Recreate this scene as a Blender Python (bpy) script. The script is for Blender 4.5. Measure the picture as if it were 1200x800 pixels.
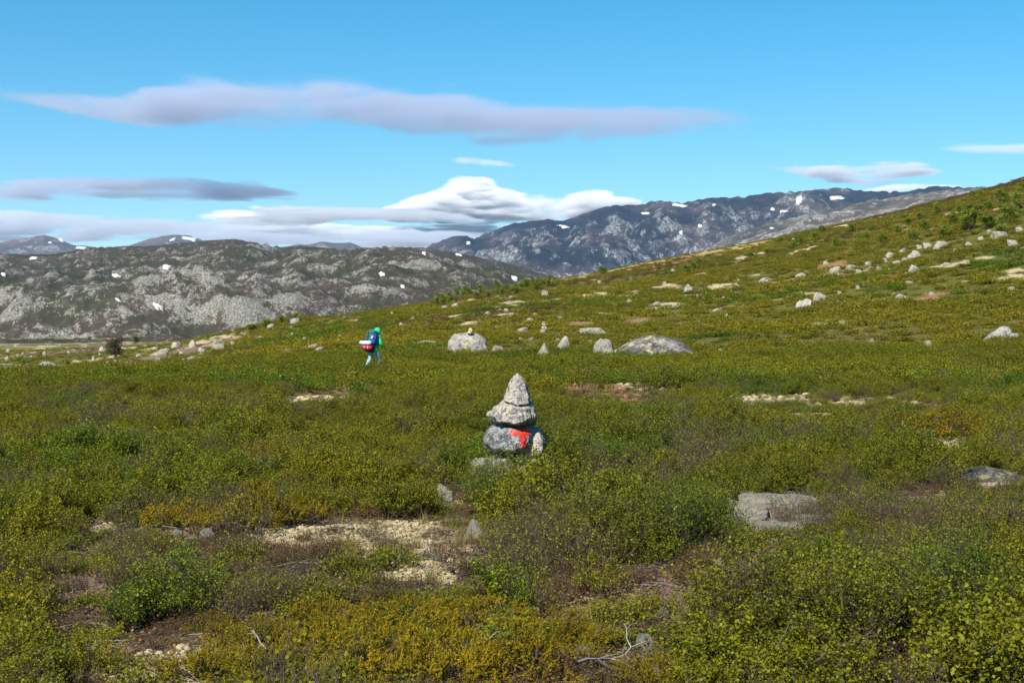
import bpy, bmesh, math, random
import numpy as np
from mathutils import Vector, Matrix, Euler

for o in list(bpy.data.objects): bpy.data.objects.remove(o)
scene = bpy.context.scene
COL = scene.collection
R = math.radians

# ------------------------------------------------------------------ camera
EYE = 1.65
FPX = 1667.0            # focal length in pixels of a 1200 px wide picture
HOR = 385.0             # row of the horizon in that picture
cam_data = bpy.data.cameras.new('camera')
cam_data.sensor_width = 36.0
cam_data.lens = FPX / 1200 * 36
cam_data.clip_start = 0.1
cam_data.clip_end = 120000
cam = bpy.data.objects.new('camera', cam_data)
COL.objects.link(cam)
cam.location = (0, 0, EYE)
cam.rotation_euler = (R(90) - math.atan((400 - HOR) / FPX), 0, 0)
scene.camera = cam

# ------------------------------------------------------------------ sky and sun
SUN_EL, SUN_AZ = 46.0, 212.0        # azimuth clockwise from +Y: behind the camera, to its left
world = bpy.data.worlds.new('World')
scene.world = world
world.use_nodes = True
wn = world.node_tree
bg = wn.nodes['Background']
sky = wn.nodes.new('ShaderNodeTexSky')
sky.sky_type = 'NISHITA'
sky.sun_disc = False
sky.sun_elevation = R(SUN_EL)
sky.sun_rotation = R(SUN_AZ)
sky.altitude = 1100
sky.air_density = 1.0
sky.dust_density = 0.35
sky.ozone_density = 3.0
hsv = wn.nodes.new('ShaderNodeHueSaturation')
hsv.inputs['Saturation'].default_value = 1.42
hsv.inputs['Hue'].default_value = 0.482
wn.links.new(sky.outputs[0], hsv.inputs['Color'])
wn.links.new(hsv.outputs[0], bg.inputs[0])
bg.inputs[1].default_value = 0.078

sun_data = bpy.data.lights.new('sun', 'SUN')
sun_data.energy = 4.9
sun_data.angle = R(0.53)
sun_data.color = (1.0, 0.95, 0.87)
sun = bpy.data.objects.new('sun', sun_data)
COL.objects.link(sun)
sun_dir = Vector((math.sin(R(SUN_AZ)) * math.cos(R(SUN_EL)), math.cos(R(SUN_AZ)) * math.cos(R(SUN_EL)), math.sin(R(SUN_EL))))
sun.rotation_euler = (-sun_dir).to_track_quat('-Z', 'Y').to_euler()
sun.location = (-20, -20, 40)

vs = scene.view_settings
vs.view_transform = 'Standard'
vs.look = 'None'
vs.exposure = 0.95
vs.gamma = 1.0
vs.use_curve_mapping = False
scene.cycles.max_bounces = 6
scene.cycles.diffuse_bounces = 2
scene.cycles.glossy_bounces = 2
scene.cycles.transmission_bounces = 2
scene.cycles.volume_bounces = 3
scene.cycles.transparent_max_bounces = 8
scene.cycles.volume_step_rate = 0.5

# ------------------------------------------------------------------ helpers
def tag(o, label=None, cat=None, group=None, kind=None):
    if label: o['label'] = label
    if cat: o['category'] = cat
    if group: o['group'] = group
    if kind: o['kind'] = kind
    return o

def link(name, mesh, parent=None, loc=None, rot=None, scale=None):
    o = bpy.data.objects.new(name, mesh)
    COL.objects.link(o)
    if parent: o.parent = parent
    if loc is not None: o.location = loc
    if rot is not None: o.rotation_euler = rot
    if scale is not None: o.scale = scale
    return o

def empty(name, loc, rz=0.0):
    o = bpy.data.objects.new(name, None)
    o.empty_display_size = 0.2
    COL.objects.link(o)
    o.location = loc
    o.rotation_euler = (0, 0, rz)
    return o

def np_mesh(name, verts, faces, mats=(), smooth=False, mat_index=None):
    """verts (N,3); faces (M,3) or (M,4) integer array, or a list of such arrays"""
    me = bpy.data.meshes.new(name)
    fl = faces if isinstance(faces, list) else [faces]
    fl = [np.asarray(f, dtype=np.int32) for f in fl if len(f)]
    verts = np.asarray(verts, dtype=np.float32)
    me.vertices.add(len(verts))
    me.vertices.foreach_set('co', verts.ravel())
    loops = np.concatenate([f.ravel() for f in fl])
    counts = np.concatenate([np.full(len(f), f.shape[1], np.int32) for f in fl])
    starts = np.concatenate([[0], np.cumsum(counts)[:-1]]).astype(np.int32)
    me.loops.add(len(loops))
    me.loops.foreach_set('vertex_index', loops)
    me.polygons.add(len(counts))
    me.polygons.foreach_set('loop_start', starts)
    me.polygons.foreach_set('loop_total', counts)
    if smooth: me.polygons.foreach_set('use_smooth', np.ones(len(counts), bool))
    if mat_index is not None: me.polygons.foreach_set('material_index', np.asarray(mat_index, np.int32))
    me.update(calc_edges=True)
    me.validate()
    for m in mats: me.materials.append(m)
    return me

def add_attr(me, name, data, typ='FLOAT'):
    a = me.attributes.new(name, typ, 'POINT')
    key = 'vector' if typ == 'FLOAT_VECTOR' else 'value'
    a.data.foreach_set(key, np.ascontiguousarray(data, dtype=np.int32 if typ == 'INT' else np.float32).ravel())

def grid_faces(nr, nc):
    i = np.arange(nr - 1)[:, None] * nc + np.arange(nc - 1)[None, :]
    return np.stack([i, i + 1, i + nc + 1, i + nc], -1).reshape(-1, 4)

# numpy noise --------------------------------------------------------------
def _hash(ix, iy, seed):
    h = (ix.astype(np.int64) * 374761393 + iy.astype(np.int64) * 668265263 + seed * 974634777) & 0xffffffff
    h = ((h ^ (h >> 13)) * 1274126177) & 0xffffffff
    h = ((h ^ (h >> 16)) * 2246822519) & 0xffffffff
    h = h ^ (h >> 15)
    return (h & 0xffffff) / float(0xffffff)

def vnoise(x, y, seed=0):
    x = np.asarray(x, float); y = np.asarray(y, float)
    ix = np.floor(x); iy = np.floor(y)
    fx = x - ix; fy = y - iy
    ix = ix.astype(np.int64); iy = iy.astype(np.int64)
    u = fx * fx * fx * (fx * (fx * 6 - 15) + 10)
    v = fy * fy * fy * (fy * (fy * 6 - 15) + 10)
    a = _hash(ix, iy, seed); b = _hash(ix + 1, iy, seed)
    c = _hash(ix, iy + 1, seed); d = _hash(ix + 1, iy + 1, seed)
    return ((a * (1 - u) + b * u) * (1 - v) + (c * (1 - u) + d * u) * v) * 2 - 1

def fbm(x, y, octaves=4, seed=0, gain=0.5):
    s = 0; a = 1; t = 0
    ca, sa = 0.8, 0.6
    for k in range(octaves):
        s = s + a * vnoise(x, y, seed + k * 17); t += a
        a *= gain
        x, y = (x * ca - y * sa) * 2.03 + 11.3, (x * sa + y * ca) * 2.03 - 7.7
    return s / t * 1.5

def ridged(x, y, octaves=4, seed=0, gain=0.5):
    s = 0; a = 1; t = 0
    ca, sa = 0.8, 0.6
    for k in range(octaves):
        s = s + a * (1 - 2 * np.abs(vnoise(x, y, seed + k * 23))); t += a
        a *= gain
        x, y = (x * ca - y * sa) * 2.07 + 5.3, (x * sa + y * ca) * 2.07 - 3.7
    return s / t

ORD = ['nearest', 'second nearest', 'third nearest', 'fourth nearest', 'fifth nearest', 'sixth nearest', 'seventh nearest', 'eighth nearest', 'ninth nearest', 'tenth nearest', 'eleventh nearest', 'twelfth nearest', 'thirteenth nearest', 'fourteenth nearest']
def name_by_landmark(items, marks, kind):
    """items [(object, column, row)]; every one gets a label of its own from the landmark it lies next to"""
    got = {}
    for o, px, py in items:
        nm, mx, my = min(marks, key=lambda m: math.hypot(px - m[1], (py - m[2]) * 1.8))
        dx, dy = px - mx, (my - py) * 1.8
        a = math.degrees(math.atan2(dy, dx)) % 360
        d = ['to the right of', 'up to the right of', 'straight above', 'up to the left of', 'to the left of', 'down to the left of', 'straight below', 'down to the right of'][int((a + 22.5) // 45) % 8]
        got.setdefault((nm, d), []).append((math.hypot(dx, dy), o))
    for (nm, d), l in got.items():
        l.sort(key=lambda q: q[0])
        for i, (_, o) in enumerate(l):
            o['label'] = '%s, %s %s %s' % (kind, ORD[min(i, 13)], d, nm) if len(l) > 1 else '%s %s %s' % (kind, d, nm)

def sstep(a, b, x):
    t = np.clip((np.asarray(x, float) - a) / (b - a), 0, 1)
    return t * t * (3 - 2 * t)

# node helpers ---------------------------------------------------------------
class NT:
    def __init__(s, name):
        s.mat = bpy.data.materials.new(name)
        s.mat.use_nodes = True
        s.t = s.mat.node_tree
        s.t.nodes.clear()
        s.out = s.t.nodes.new('ShaderNodeOutputMaterial')
    def n(s, typ, ins=None, **props):
        nd = s.t.nodes.new(typ)
        for k, v in props.items(): setattr(nd, k, v)
        for k, v in (ins or {}).items():
            sock = nd.inputs[k]
            if hasattr(v, 'bl_idname') and hasattr(v, 'is_output'): s.t.links.new(v, sock)
            else: sock.default_value = v
        return nd
    def math(s, op, a, b=None, c=None, clamp=False):
        ins = {0: a}
        if b is not None: ins[1] = b
        if c is not None: ins[2] = c
        return s.n('ShaderNodeMath', ins, operation=op, use_clamp=clamp).outputs[0]
    def mix(s, fac, a, b, blend='MIX'):
        nd = s.t.nodes.new('ShaderNodeMix'); nd.data_type = 'RGBA'; nd.blend_type = blend
        for sock, v in ((nd.inputs[0], fac), (nd.inputs[6], a), (nd.inputs[7], b)):
            if hasattr(v, 'is_output'): s.t.links.new(v, sock)
            else: sock.default_value = v if not isinstance(v, tuple) else (*v[:3], 1)
        return nd.outputs[2]
    def noise(s, vec, scale, detail=4, rough=0.55, dist=0.0):
        ins = {'Scale': scale, 'Detail': detail, 'Roughness': rough, 'Distortion': dist}
        if vec is not None: ins['Vector'] = vec
        return s.n('ShaderNodeTexNoise', ins).outputs[0]
    def voro(s, vec, scale, feature='F1', out=0, rnd=1.0):
        ins = {'Scale': scale, 'Randomness': rnd}
        if vec is not None: ins['Vector'] = vec
        return s.n('ShaderNodeTexVoronoi', ins, feature=feature).outputs[out]
    def ramp(s, fac, stops, interp='LINEAR'):
        nd = s.n('ShaderNodeValToRGB', {0: fac})
        cr = nd.color_ramp; cr.interpolation = interp
        while len(cr.elements) < len(stops): cr.elements.new(0.5)
        for e, (p, c) in zip(cr.elements, stops):
            e.position = p
            e.color = (c, c, c, 1) if not isinstance(c, tuple) else (*c[:3], 1)
        return nd.outputs[0]
    def step(s, fac, a, b):
        return s.n('ShaderNodeMapRange', {0: fac, 1: a, 2: b, 3: 0.0, 4: 1.0}, clamp=True, interpolation_type='SMOOTHSTEP').outputs[0]
    def attr(s, name):
        return s.n('ShaderNodeAttribute', attribute_name=name).outputs['Fac']
    def pos(s):
        return s.n('ShaderNodeNewGeometry').outputs['Position']
    def objco(s):
        return s.n('ShaderNodeTexCoord').outputs['Object']
    def bump(s, h, strength=0.5, dist=0.02):
        return s.n('ShaderNodeBump', {'Height': h, 'Strength': strength, 'Distance': dist}).outputs[0]
    def principled(s, color, rough=0.85, normal=None, spec=0.25, **kw):
        ins = {'Base Color': color if not isinstance(color, tuple) else (*color[:3], 1), 'Roughness': rough, 'Specular IOR Level': spec}
        if normal is not None: ins['Normal'] = normal
        ins.update(kw)
        p = s.n('ShaderNodeBsdfPrincipled', ins)
        s.t.links.new(p.outputs[0], s.out.inputs[0])
        return p

class PM:
    """collects leaves, twigs and needles for one plant mesh"""
    def __init__(s): s.v = []; s.f3 = []; s.f4 = []; s.m3 = []; s.m4 = []; s.n = 0
    def tube(s, pts, r0, r1, mat, sides=3):
        pts = np.asarray(pts, float); k = len(pts)
        t = np.gradient(pts, axis=0); t /= np.linalg.norm(t, axis=1, keepdims=True) + 1e-9
        up = np.array([0.31, 0.17, 0.93]); a = np.cross(t, up); a /= np.linalg.norm(a, axis=1, keepdims=True) + 1e-9
        b = np.cross(t, a)
        rad = np.linspace(r0, r1, k)[:, None]
        ring = []
        for j in range(sides):
            q = 2 * math.pi * j / sides
            ring.append(pts + rad * (math.cos(q) * a + math.sin(q) * b))
        V = np.stack(ring, 1).reshape(-1, 3)
        base = s.n
        i = np.arange(k - 1)[:, None] * sides; j = np.arange(sides)[None, :]; j2 = (j + 1) % sides
        F = np.stack([base + i + j, base + i + j2, base + i + sides + j2, base + i + sides + j], -1).reshape(-1, 4)
        s.v.append(V); s.f4.append(F); s.m4.append(np.full(len(F), mat)); s.n += len(V)
    def quads(s, C, U, W, mat):
        """rhombic leaves: centre C, half length vector U, half width vector W (N,3 each)"""
        V = np.stack([C - U, C + W - 0.1 * U, C + U, C - W - 0.1 * U], 1).reshape(-1, 3)
        n = len(C); F = s.n + np.arange(n * 4).reshape(-1, 4)
        s.v.append(V); s.f4.append(F); s.m4.append(np.full(n, mat)); s.n += len(V)
    def tris(s, A, B, C, mat):
        V = np.stack([A, B, C], 1).reshape(-1, 3); n = len(A)
        s.v.append(V); s.f3.append(s.n + np.arange(n * 3).reshape(-1, 3)); s.m3.append(np.full(n, mat)); s.n += len(V)
    def mesh(s, name, mats):
        fl = []; mi = []
        if s.f3: fl.append(np.vstack(s.f3)); mi.append(np.concatenate(s.m3))
        if s.f4: fl.append(np.vstack(s.f4)); mi.append(np.concatenate(s.m4))
        return np_mesh(name, np.vstack(s.v), fl, mats, mat_index=np.concatenate(mi))


# ------------------------------------------------------------------ the lie of the land (metres; camera stands at x=0, y=0, heading +Y)
# height of the heath by heading (as tan of the azimuth) and distance
HD = np.array([0, 10, 30, 50, 65, 100, 160, 240, 300, 400, 520, 700, 1000, 14000], float)
HT = {  # tan(azimuth): heights at HD
    -0.80: [0, 0, 0, 0, -0.6, -2.3, -3.3, -4.0, -4.4, -4.9, -5.3, -5.7, -6, -7],
    -0.36: [0, 0, 0, -0.05, -0.6, -2.2, -3.2, -3.9, -4.3, -4.8, -5.2, -5.6, -6, -7],
    -0.27: [0, 0, 0, -0.05, -0.45, -1.8, -2.7, -3.3, -3.6, -4.0, -4.5, -5.2, -6, -7],
    -0.18: [0, 0, 0, 0.0, 0.0, 0.1, 0.7, 1.5, 1.7, -1.0, -2.5, -3.2, -4, -6],
    -0.09: [0, 0, 0, 0.0, 0.15, 0.8, 2.4, 4.4, 5.3, 4.5, 0.0, -3.2, -4, -6],
    0.00: [0, 0, 0, 0.0, 0.35, 1.6, 4.3, 7.6, 10.0, 11.5, 7, -3, -4, -6],
    0.09: [0, 0, 0, 0.0, 0.40, 2.0, 5.4, 10.4, 14.4, 20.3, 17, 4, -4, -6],
    0.18: [0, 0, 0, 0.1, 0.45, 2.6, 7.2, 14.0, 18.9, 26.2, 27, 18, -4, -6],
    0.27: [0, 0, 0, 0.1, 0.55, 3.5, 9.7, 18.6, 24.8, 31.8, 35, 30, 5, -6],
    0.36: [0, 0, 0, 0.15, 0.65, 4.4, 12.1, 23.6, 31.0, 38.6, 44, 42, 15, -6],
    0.48: [0, 0, 0, 0.2, 0.8, 5.6, 15.5, 30, 41, 52, 59, 56, 25, -6],
    0.85: [0, 0, 0, 0.3, 1.2, 8.0, 22, 44, 58, 74, 82, 76, 35, -6],
}
_ta = np.array(sorted(HT)); _az = np.degrees(np.arctan(_ta))
_AZ = np.arange(-180, 180.01, 0.5)
_LD = np.arange(0, math.log1p(14000) + 0.03, 0.03)
def _build_table():
    rows = np.stack([np.interp(_LD, np.log1p(HD), HT[t]) for t in _ta])            # per heading
    back = np.interp(_LD, np.log1p([0, 60, 200, 600, 14000]), [0, 0, 1.5, 3, -6])   # gentle moor behind the camera
    az = np.concatenate([[-180, -90], _az, [95, 180]])
    rows = np.vstack([back, rows[0] * 0.7, rows, rows[-1] * 0.8, back])
    T = np.stack([np.interp(_AZ, az, rows[:, j]) for j in range(len(_LD))], 1)
    k = np.exp(-0.5 * (np.arange(-8, 9) / 3.2) ** 2); k /= k.sum()
    Tp = np.pad(T, ((8, 8), (8, 8)), mode='edge')
    Tp = np.apply_along_axis(lambda v: np.convolve(v, k, 'valid'), 0, Tp)
    k2 = np.exp(-0.5 * (np.arange(-8, 9) / 2.4) ** 2); k2 /= k2.sum()
    return np.apply_along_axis(lambda v: np.convolve(v, k2, 'valid'), 1, Tp)
_TAB = _build_table()

def ground_h(x, y):
    x = np.asarray(x, float); y = np.asarray(y, float)
    d = np.hypot(x, y); az = np.degrees(np.arctan2(x, y))
    fa = np.clip((az + 180) / 0.5, 0, len(_AZ) - 1.001); fl = np.clip(np.log1p(d) / 0.03, 0, len(_LD) - 1.001)
    ia = fa.astype(int); il = fl.astype(int); u = fa - ia; v = fl - il
    h = (_TAB[ia, il] * (1 - u) + _TAB[ia + 1, il] * u) * (1 - v) + (_TAB[ia, il + 1] * (1 - u) + _TAB[ia + 1, il + 1] * u) * v
    near = 1 - sstep(900, 2500, d)
    h = h + near * (0.10 * fbm(x / 3.1, y / 3.1, 3, 5) * sstep(1.0, 5, d) + 0.13 * fbm(x / 13, y / 13, 3, 9) * sstep(3, 12, d))
    h = h + near * sstep(70, 190, d) * 0.8 * fbm(x / 34, y / 34, 4, 21)
    h = h + near * 0.035 * fbm(x / 0.7, y / 0.7, 2, 33) * (1 - sstep(40, 80, d))
    h = h - 0.19 * np.exp(-(((x + 5.5) / 7) ** 2 + ((y - 56) / 9) ** 2))     # slight hollow where the hiker walks
    return h

def hit(px, py, lift=0.0, dmin=3.0, dmax=900.0):
    """where the line of sight of a picture point meets the heath"""
    tx = (px - 600) / FPX; tz = -(py - HOR) / FPX
    ds = np.exp(np.linspace(math.log(dmin), math.log(dmax), 2600))
    g = ground_h(tx * ds, ds) + lift
    below = (EYE + tz * ds) <= g
    k = int(np.argmax(below)) if below.any() else len(ds) - 1
    d = ds[k]
    return float(tx * d), float(d), float(ground_h(tx * d, d))

# ---- what grows where: bare patches given as ellipses on the ground
PATCH = []      # (x, y, rx, ry, kind, strength)
def patch(cx, cy, w, h, kind, strength=1.0):
    x, y, _ = hit(cx, cy)
    _, y0, _ = hit(cx, cy + h / 2); _, y1, _ = hit(cx, cy - h / 2)
    PATCH.append((x, (y0 + y1) / 2, w / 2 * y / FPX, max((y1 - y0) / 2, 0.15), kind, strength))
for p in [
    (425, 636, 270, 46, 'lichen'), (500, 668, 100, 34, 'lichen'), (545, 596, 62, 40, 'litter'), (330, 628, 150, 22, 'lichen'),
    (905, 606, 125, 66, 'slab'), (858, 655, 80, 36, 'litter'), (800, 705, 70, 60, 'litter'), (705, 712, 120, 60, 'red'), (745, 760, 60, 50, 'litter'),
    (190, 782, 210, 44, 'lichen'), (105, 690, 110, 44, 'litter'), (120, 620, 60, 18, 'lichen'), (205, 628, 60, 14, 'litter'),
    (715, 461, 190, 24, 'red'), (770, 455, 70, 9, 'lichen', 0.8), (640, 447, 60, 10, 'lichen'), (905, 470, 150, 12, 'lichen', 0.8), (1010, 471, 110, 12, 'lichen', 0.75), (950, 476, 120, 8, 'red', 0.8), (1085, 478, 60, 14, 'red'),
    (395, 455, 110, 22, 'red'), (360, 468, 60, 10, 'lichen'), (1115, 522, 60, 16, 'lichen'), (1160, 562, 90, 16, 'litter'),
    (620, 412, 90, 8, 'red'), (540, 433, 60, 8, 'lichen'), (300, 432, 60, 6, 'red'),
]: patch(*p)

def patches(x, y):
    out = {k: np.zeros_like(x) for k in ('lichen', 'litter', 'red', 'slab')}
    wob = 0.42 * fbm(x / 0.8, y / 0.8, 3, 71) + 0.34 * fbm(x / 0.22, y / 0.22, 2, 77)
    for px, py, rx, ry, k, s in PATCH:
        r = np.hypot((x - px) / rx, (y - py) / ry) + wob
        out[k] = np.maximum(out[k], s * (1 - sstep(0.65, 1.2, r)))
    return out

def open_ground(x, y):
    """small scattered gaps in the heath, more of them up the slope"""
    d = np.hypot(x, y); tx = x / np.maximum(y, 1)
    n = 0.6 * fbm(x / 5.5, y / 8.0, 4, 131) + 0.75 * fbm(x / 1.7, y / 3.2, 3, 133)
    n2 = fbm(x / 26, y / 40, 3, 137)
    far = sstep(60, 95, d) * sstep(-0.26, -0.12, tx)
    moor = sstep(110, 160, d) * (1 - sstep(-0.26, -0.16, tx))
    near = (1 - sstep(40, 70, d))
    return sstep(0.42, 0.61, n + 0.3 * n2) * (0.95 * far + 0.6 * moor) + near * sstep(0.62, 0.74, n) * 0.9

# ------------------------------------------------------------------ materials of the land
def make_ground_material():
    m = NT('heath_ground')
    P = m.pos()
    n1 = m.noise(P, 0.9, 6, 0.6); n2 = m.noise(P, 7.0, 5, 0.6); n3 = m.noise(P, 45.0, 3, 0.6); nb = m.noise(P, 0.05, 5, 0.6)
    moss = m.ramp(n2, [(0.3, (0.045, 0.045, 0.008)), (0.5, (0.085, 0.082, 0.014)), (0.7, (0.13, 0.105, 0.03))])
    moss2 = m.ramp(n1, [(0.35, (0.045, 0.055, 0.008)), (0.55, (0.090, 0.092, 0.013)), (0.72, (0.14, 0.10, 0.035))])
    base = m.mix(m.step(nb, 0.35, 0.65), moss, moss2)
    litter = m.ramp(n3, [(0.3, (0.05, 0.032, 0.024)), (0.5, (0.13, 0.085, 0.06)), (0.7, (0.26, 0.19, 0.14))])
    red = m.ramp(n2, [(0.3, (0.09, 0.045, 0.022)), (0.5, (0.20, 0.10, 0.045)), (0.68, (0.34, 0.23, 0.12))])
    v = m.noise(P, 21.0, 6, 0.75)
    lich = m.ramp(m.math('ADD', m.math('MULTIPLY', n3, 0.4), m.math('MULTIPLY', v, 0.6)), [(0.38, (0.15, 0.095, 0.055)), (0.46, (0.33, 0.25, 0.14)), (0.54, (0.38, 0.31, 0.175)), (0.64, (0.45, 0.39, 0.24))])
    tan = m.ramp(n1, [(0.3, (0.20, 0.15, 0.045)), (0.5, (0.30, 0.22, 0.075)), (0.7, (0.16, 0.15, 0.04))])
    jit = m.math('ADD', m.math('MULTIPLY', m.math('SUBTRACT', n2, 0.5), 1.5), m.math('MULTIPLY', m.math('SUBTRACT', n3, 0.5), 0.8))
    def msk(a): return m.step(m.math('ADD', m.attr(a), jit), 0.35, 0.6)
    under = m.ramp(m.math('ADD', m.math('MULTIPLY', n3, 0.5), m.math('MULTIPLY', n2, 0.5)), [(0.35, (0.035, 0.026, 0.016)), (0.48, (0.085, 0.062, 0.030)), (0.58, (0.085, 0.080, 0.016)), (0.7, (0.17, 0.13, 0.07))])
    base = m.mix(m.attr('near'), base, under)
    c = m.mix(msk('tan'), base, tan)
    c = m.mix(msk('litter'), c, litter)
    c = m.mix(msk('red'), c, red)
    c = m.mix(msk('lichen'), c, lich)
    h = m.math('ADD', m.math('MULTIPLY', n2, 0.6), m.math('MULTIPLY', n3, 0.4))
    m.principled(c, 0.95, m.bump(h, 0.8, 0.08), 0.1)
    return m.mat
M_GROUND = make_ground_material()

def make_hill_material(name, rockscale, heath, rock_a, rock_b, cover, brown=(0.10, 0.055, 0.04)):
    m = NT(name)
    P = m.pos()
    geo = m.n('ShaderNodeNewGeometry')
    nz = m.n('ShaderNodeSeparateXYZ', {0: geo.outputs['Normal']}).outputs[2]
    big = m.noise(P, rockscale * 0.07, 6, 0.62, 0.4)
    mid = m.noise(P, rockscale * 0.7, 7, 0.68, 0.6)
    fine = m.noise(P, rockscale * 3.2, 5, 0.7)
    vor = m.voro(P, rockscale * 2.4)
    a = m.attr('rock')
    f = m.math('ADD', m.math('ADD', m.math('MULTIPLY', mid, 1.1), m.math('MULTIPLY', big, 0.8)), m.math('MULTIPLY', a, 0.22))
    f = m.math('ADD', f, m.math('MULTIPLY', m.math('SUBTRACT', fine, 0.5), 0.8))
    f = m.math('ADD', f, m.math('MULTIPLY', m.math('SUBTRACT', 0.82, nz), 0.7))
    f = m.math('SUBTRACT', f, m.math('MULTIPLY', m.step(m.attr('meadow'), 0.2, 0.8), 0.25))
    rockmask = m.step(f, cover, cover + 0.13)
    rock = m.ramp(m.math('ADD', m.math('MULTIPLY', fine, 0.6), m.math('MULTIPLY', vor, 0.4)), [(0.25, tuple(0.45 * q for q in rock_a)), (0.42, rock_a), (0.62, rock_b), (0.8, tuple(min(1.25 * q, .6) for q in rock_b))])
    hth = m.mix(m.step(big, 0.42, 0.62), heath, brown)
    hth = m.mix(m.step(m.noise(P, rockscale * 0.33, 4, 0.6), 0.5, 0.7), hth, tuple(q * 1.7 for q in heath))
    hth = m.mix(m.math('MULTIPLY', m.step(fine, 0.45, 0.7), 0.5), hth, tuple(0.5 * q for q in heath))
    hth = m.mix(m.math('MULTIPLY', m.step(m.math('ADD', m.attr('meadow'), m.math('SUBTRACT', fine, 0.5)), 0.3, 1.0), 0.35), hth, (0.15, 0.09, 0.045))
    c = m.mix(rockmask, hth, rock)
    b = m.bump(m.math('ADD', mid, m.math('MULTIPLY', fine, 0.5)), 0.9, 3.0 / rockscale * 0.02)
    m.principled(c, 0.95, b, 0.05)
    return m.mat
M_HILL = make_hill_material('hill_rock_and_heath', 0.24, (0.032, 0.032, 0.018), (0.10, 0.096, 0.082), (0.21, 0.198, 0.165), 1.0, (0.048, 0.032, 0.026))
M_MOUNT = make_hill_material('dark_mountain_rock', 0.055, (0.012, 0.016, 0.023), (0.040, 0.047, 0.062), (0.21, 0.215, 0.20), 1.05, (0.055, 0.042, 0.042))  # dark blue of cloud shade painted into the rock and heath colours
M_RIDGE = make_hill_material('grey_mountain_rock', 0.070, (0.040, 0.038, 0.028), (0.105, 0.10, 0.10), (0.25, 0.24, 0.215), 0.93, (0.09, 0.065, 0.045))
M_FAR = make_hill_material('far_mountain_rock', 0.016, (0.05, 0.045, 0.04), (0.10, 0.095, 0.095), (0.20, 0.18, 0.155), 0.94)

def make_snow():
    m = NT('old_snow')
    n = m.noise(m.pos(), 0.08, 4)
    m.principled(m.ramp(n, [(0.3, (0.36, 0.35, 0.335)), (0.7, (0.56, 0.55, 0.54))]), 0.6)
    return m.mat
M_SNOW = make_snow()

# ------------------------------------------------------------------ ground sheet
def build_ground():
    fine = np.arange(-29, 29.01, 0.11)
    az = np.radians(np.concatenate([np.arange(-180, -60, 6), np.arange(-60, -29, 1.0), fine, np.arange(30, 60, 1.0), np.arange(60, 180.1, 6)]))
    d = [0.3]
    while d[-1] < 1100: d.append(d[-1] * (1.030 if d[-1] < 4 else 1.0125))
    while d[-1] < 13000: d.append(d[-1] * 1.12)
    d = np.array(d)
    A, D = np.meshgrid(az, d)
    x = (D * np.sin(A)); y = (D * np.cos(A))
    z = ground_h(x, y)
    v = np.stack([x, y, z], -1).reshape(-1, 3)
    v[:, :] = v
    nr, nc = len(d), len(az)
    faces = grid_faces(nr, nc)[:, ::-1]
    v = np.vstack([v, [[0, 0, float(ground_h(0, 0))]]])
    c = len(v) - 1
    cap = np.array([[c, j + 1, j] for j in range(nc - 1)])
    me = np_mesh('ground', v, [faces, cap], [M_GROUND], smooth=True)
    X, Y = v[:, 0], v[:, 1]
    p = patches(X, Y); og = open_ground(X, Y)
    dd = np.hypot(X, Y); tx = X / np.maximum(Y, 1)
    pick = vnoise(X / 9, Y / 9, 555)
    lich = np.maximum(p['lichen'], og * sstep(-0.25, 0.25, pick))
    moor = sstep(95, 130, dd) * (1 - sstep(-0.23, -0.15, tx))
    lich = np.maximum(lich, moor * sstep(0.28, 0.5, fbm(X / 7, Y / 16, 4, 171)) * 0.9)
    red = np.maximum(p['red'], og * sstep(-0.1, -0.4, pick) * 0.9)
    red = np.maximum(red, 0.9 * sstep(0.35, 0.55, fbm(X / 30, Y / 45, 3, 777)) * sstep(75, 110, dd) * sstep(-0.05, 0.1, tx))
    red = np.maximum(red, moor * sstep(0.05, 0.4, fbm(X / 40, Y / 70, 3, 173)) * 0.35)
    lit = np.maximum(np.maximum(p['litter'], p['slab']), moor * sstep(0.25, 0.5, fbm(X / 25, Y / 45, 3, 175)) * 0.7)
    tan = sstep(250, 300, dd) * sstep(0.01, 0.05, tx) * (1 - sstep(0.15, 0.22, tx)) + sstep(140, 220, dd) * (1 - sstep(-0.30, -0.2, tx)) * sstep(0.05, 0.3, fbm(X / 60, Y / 60, 3, 91)) * 0.35
    for n_, a_ in (('lichen', lich), ('red', red), ('litter', lit), ('tan', tan), ('near', 1 - sstep(45, 95, dd))): add_attr(me, n_, np.clip(a_, 0, 1))
    return tag(link('ground', me), 'heath covered ground running from the camera up the green hillside', kind='structure')
build_ground()

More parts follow.
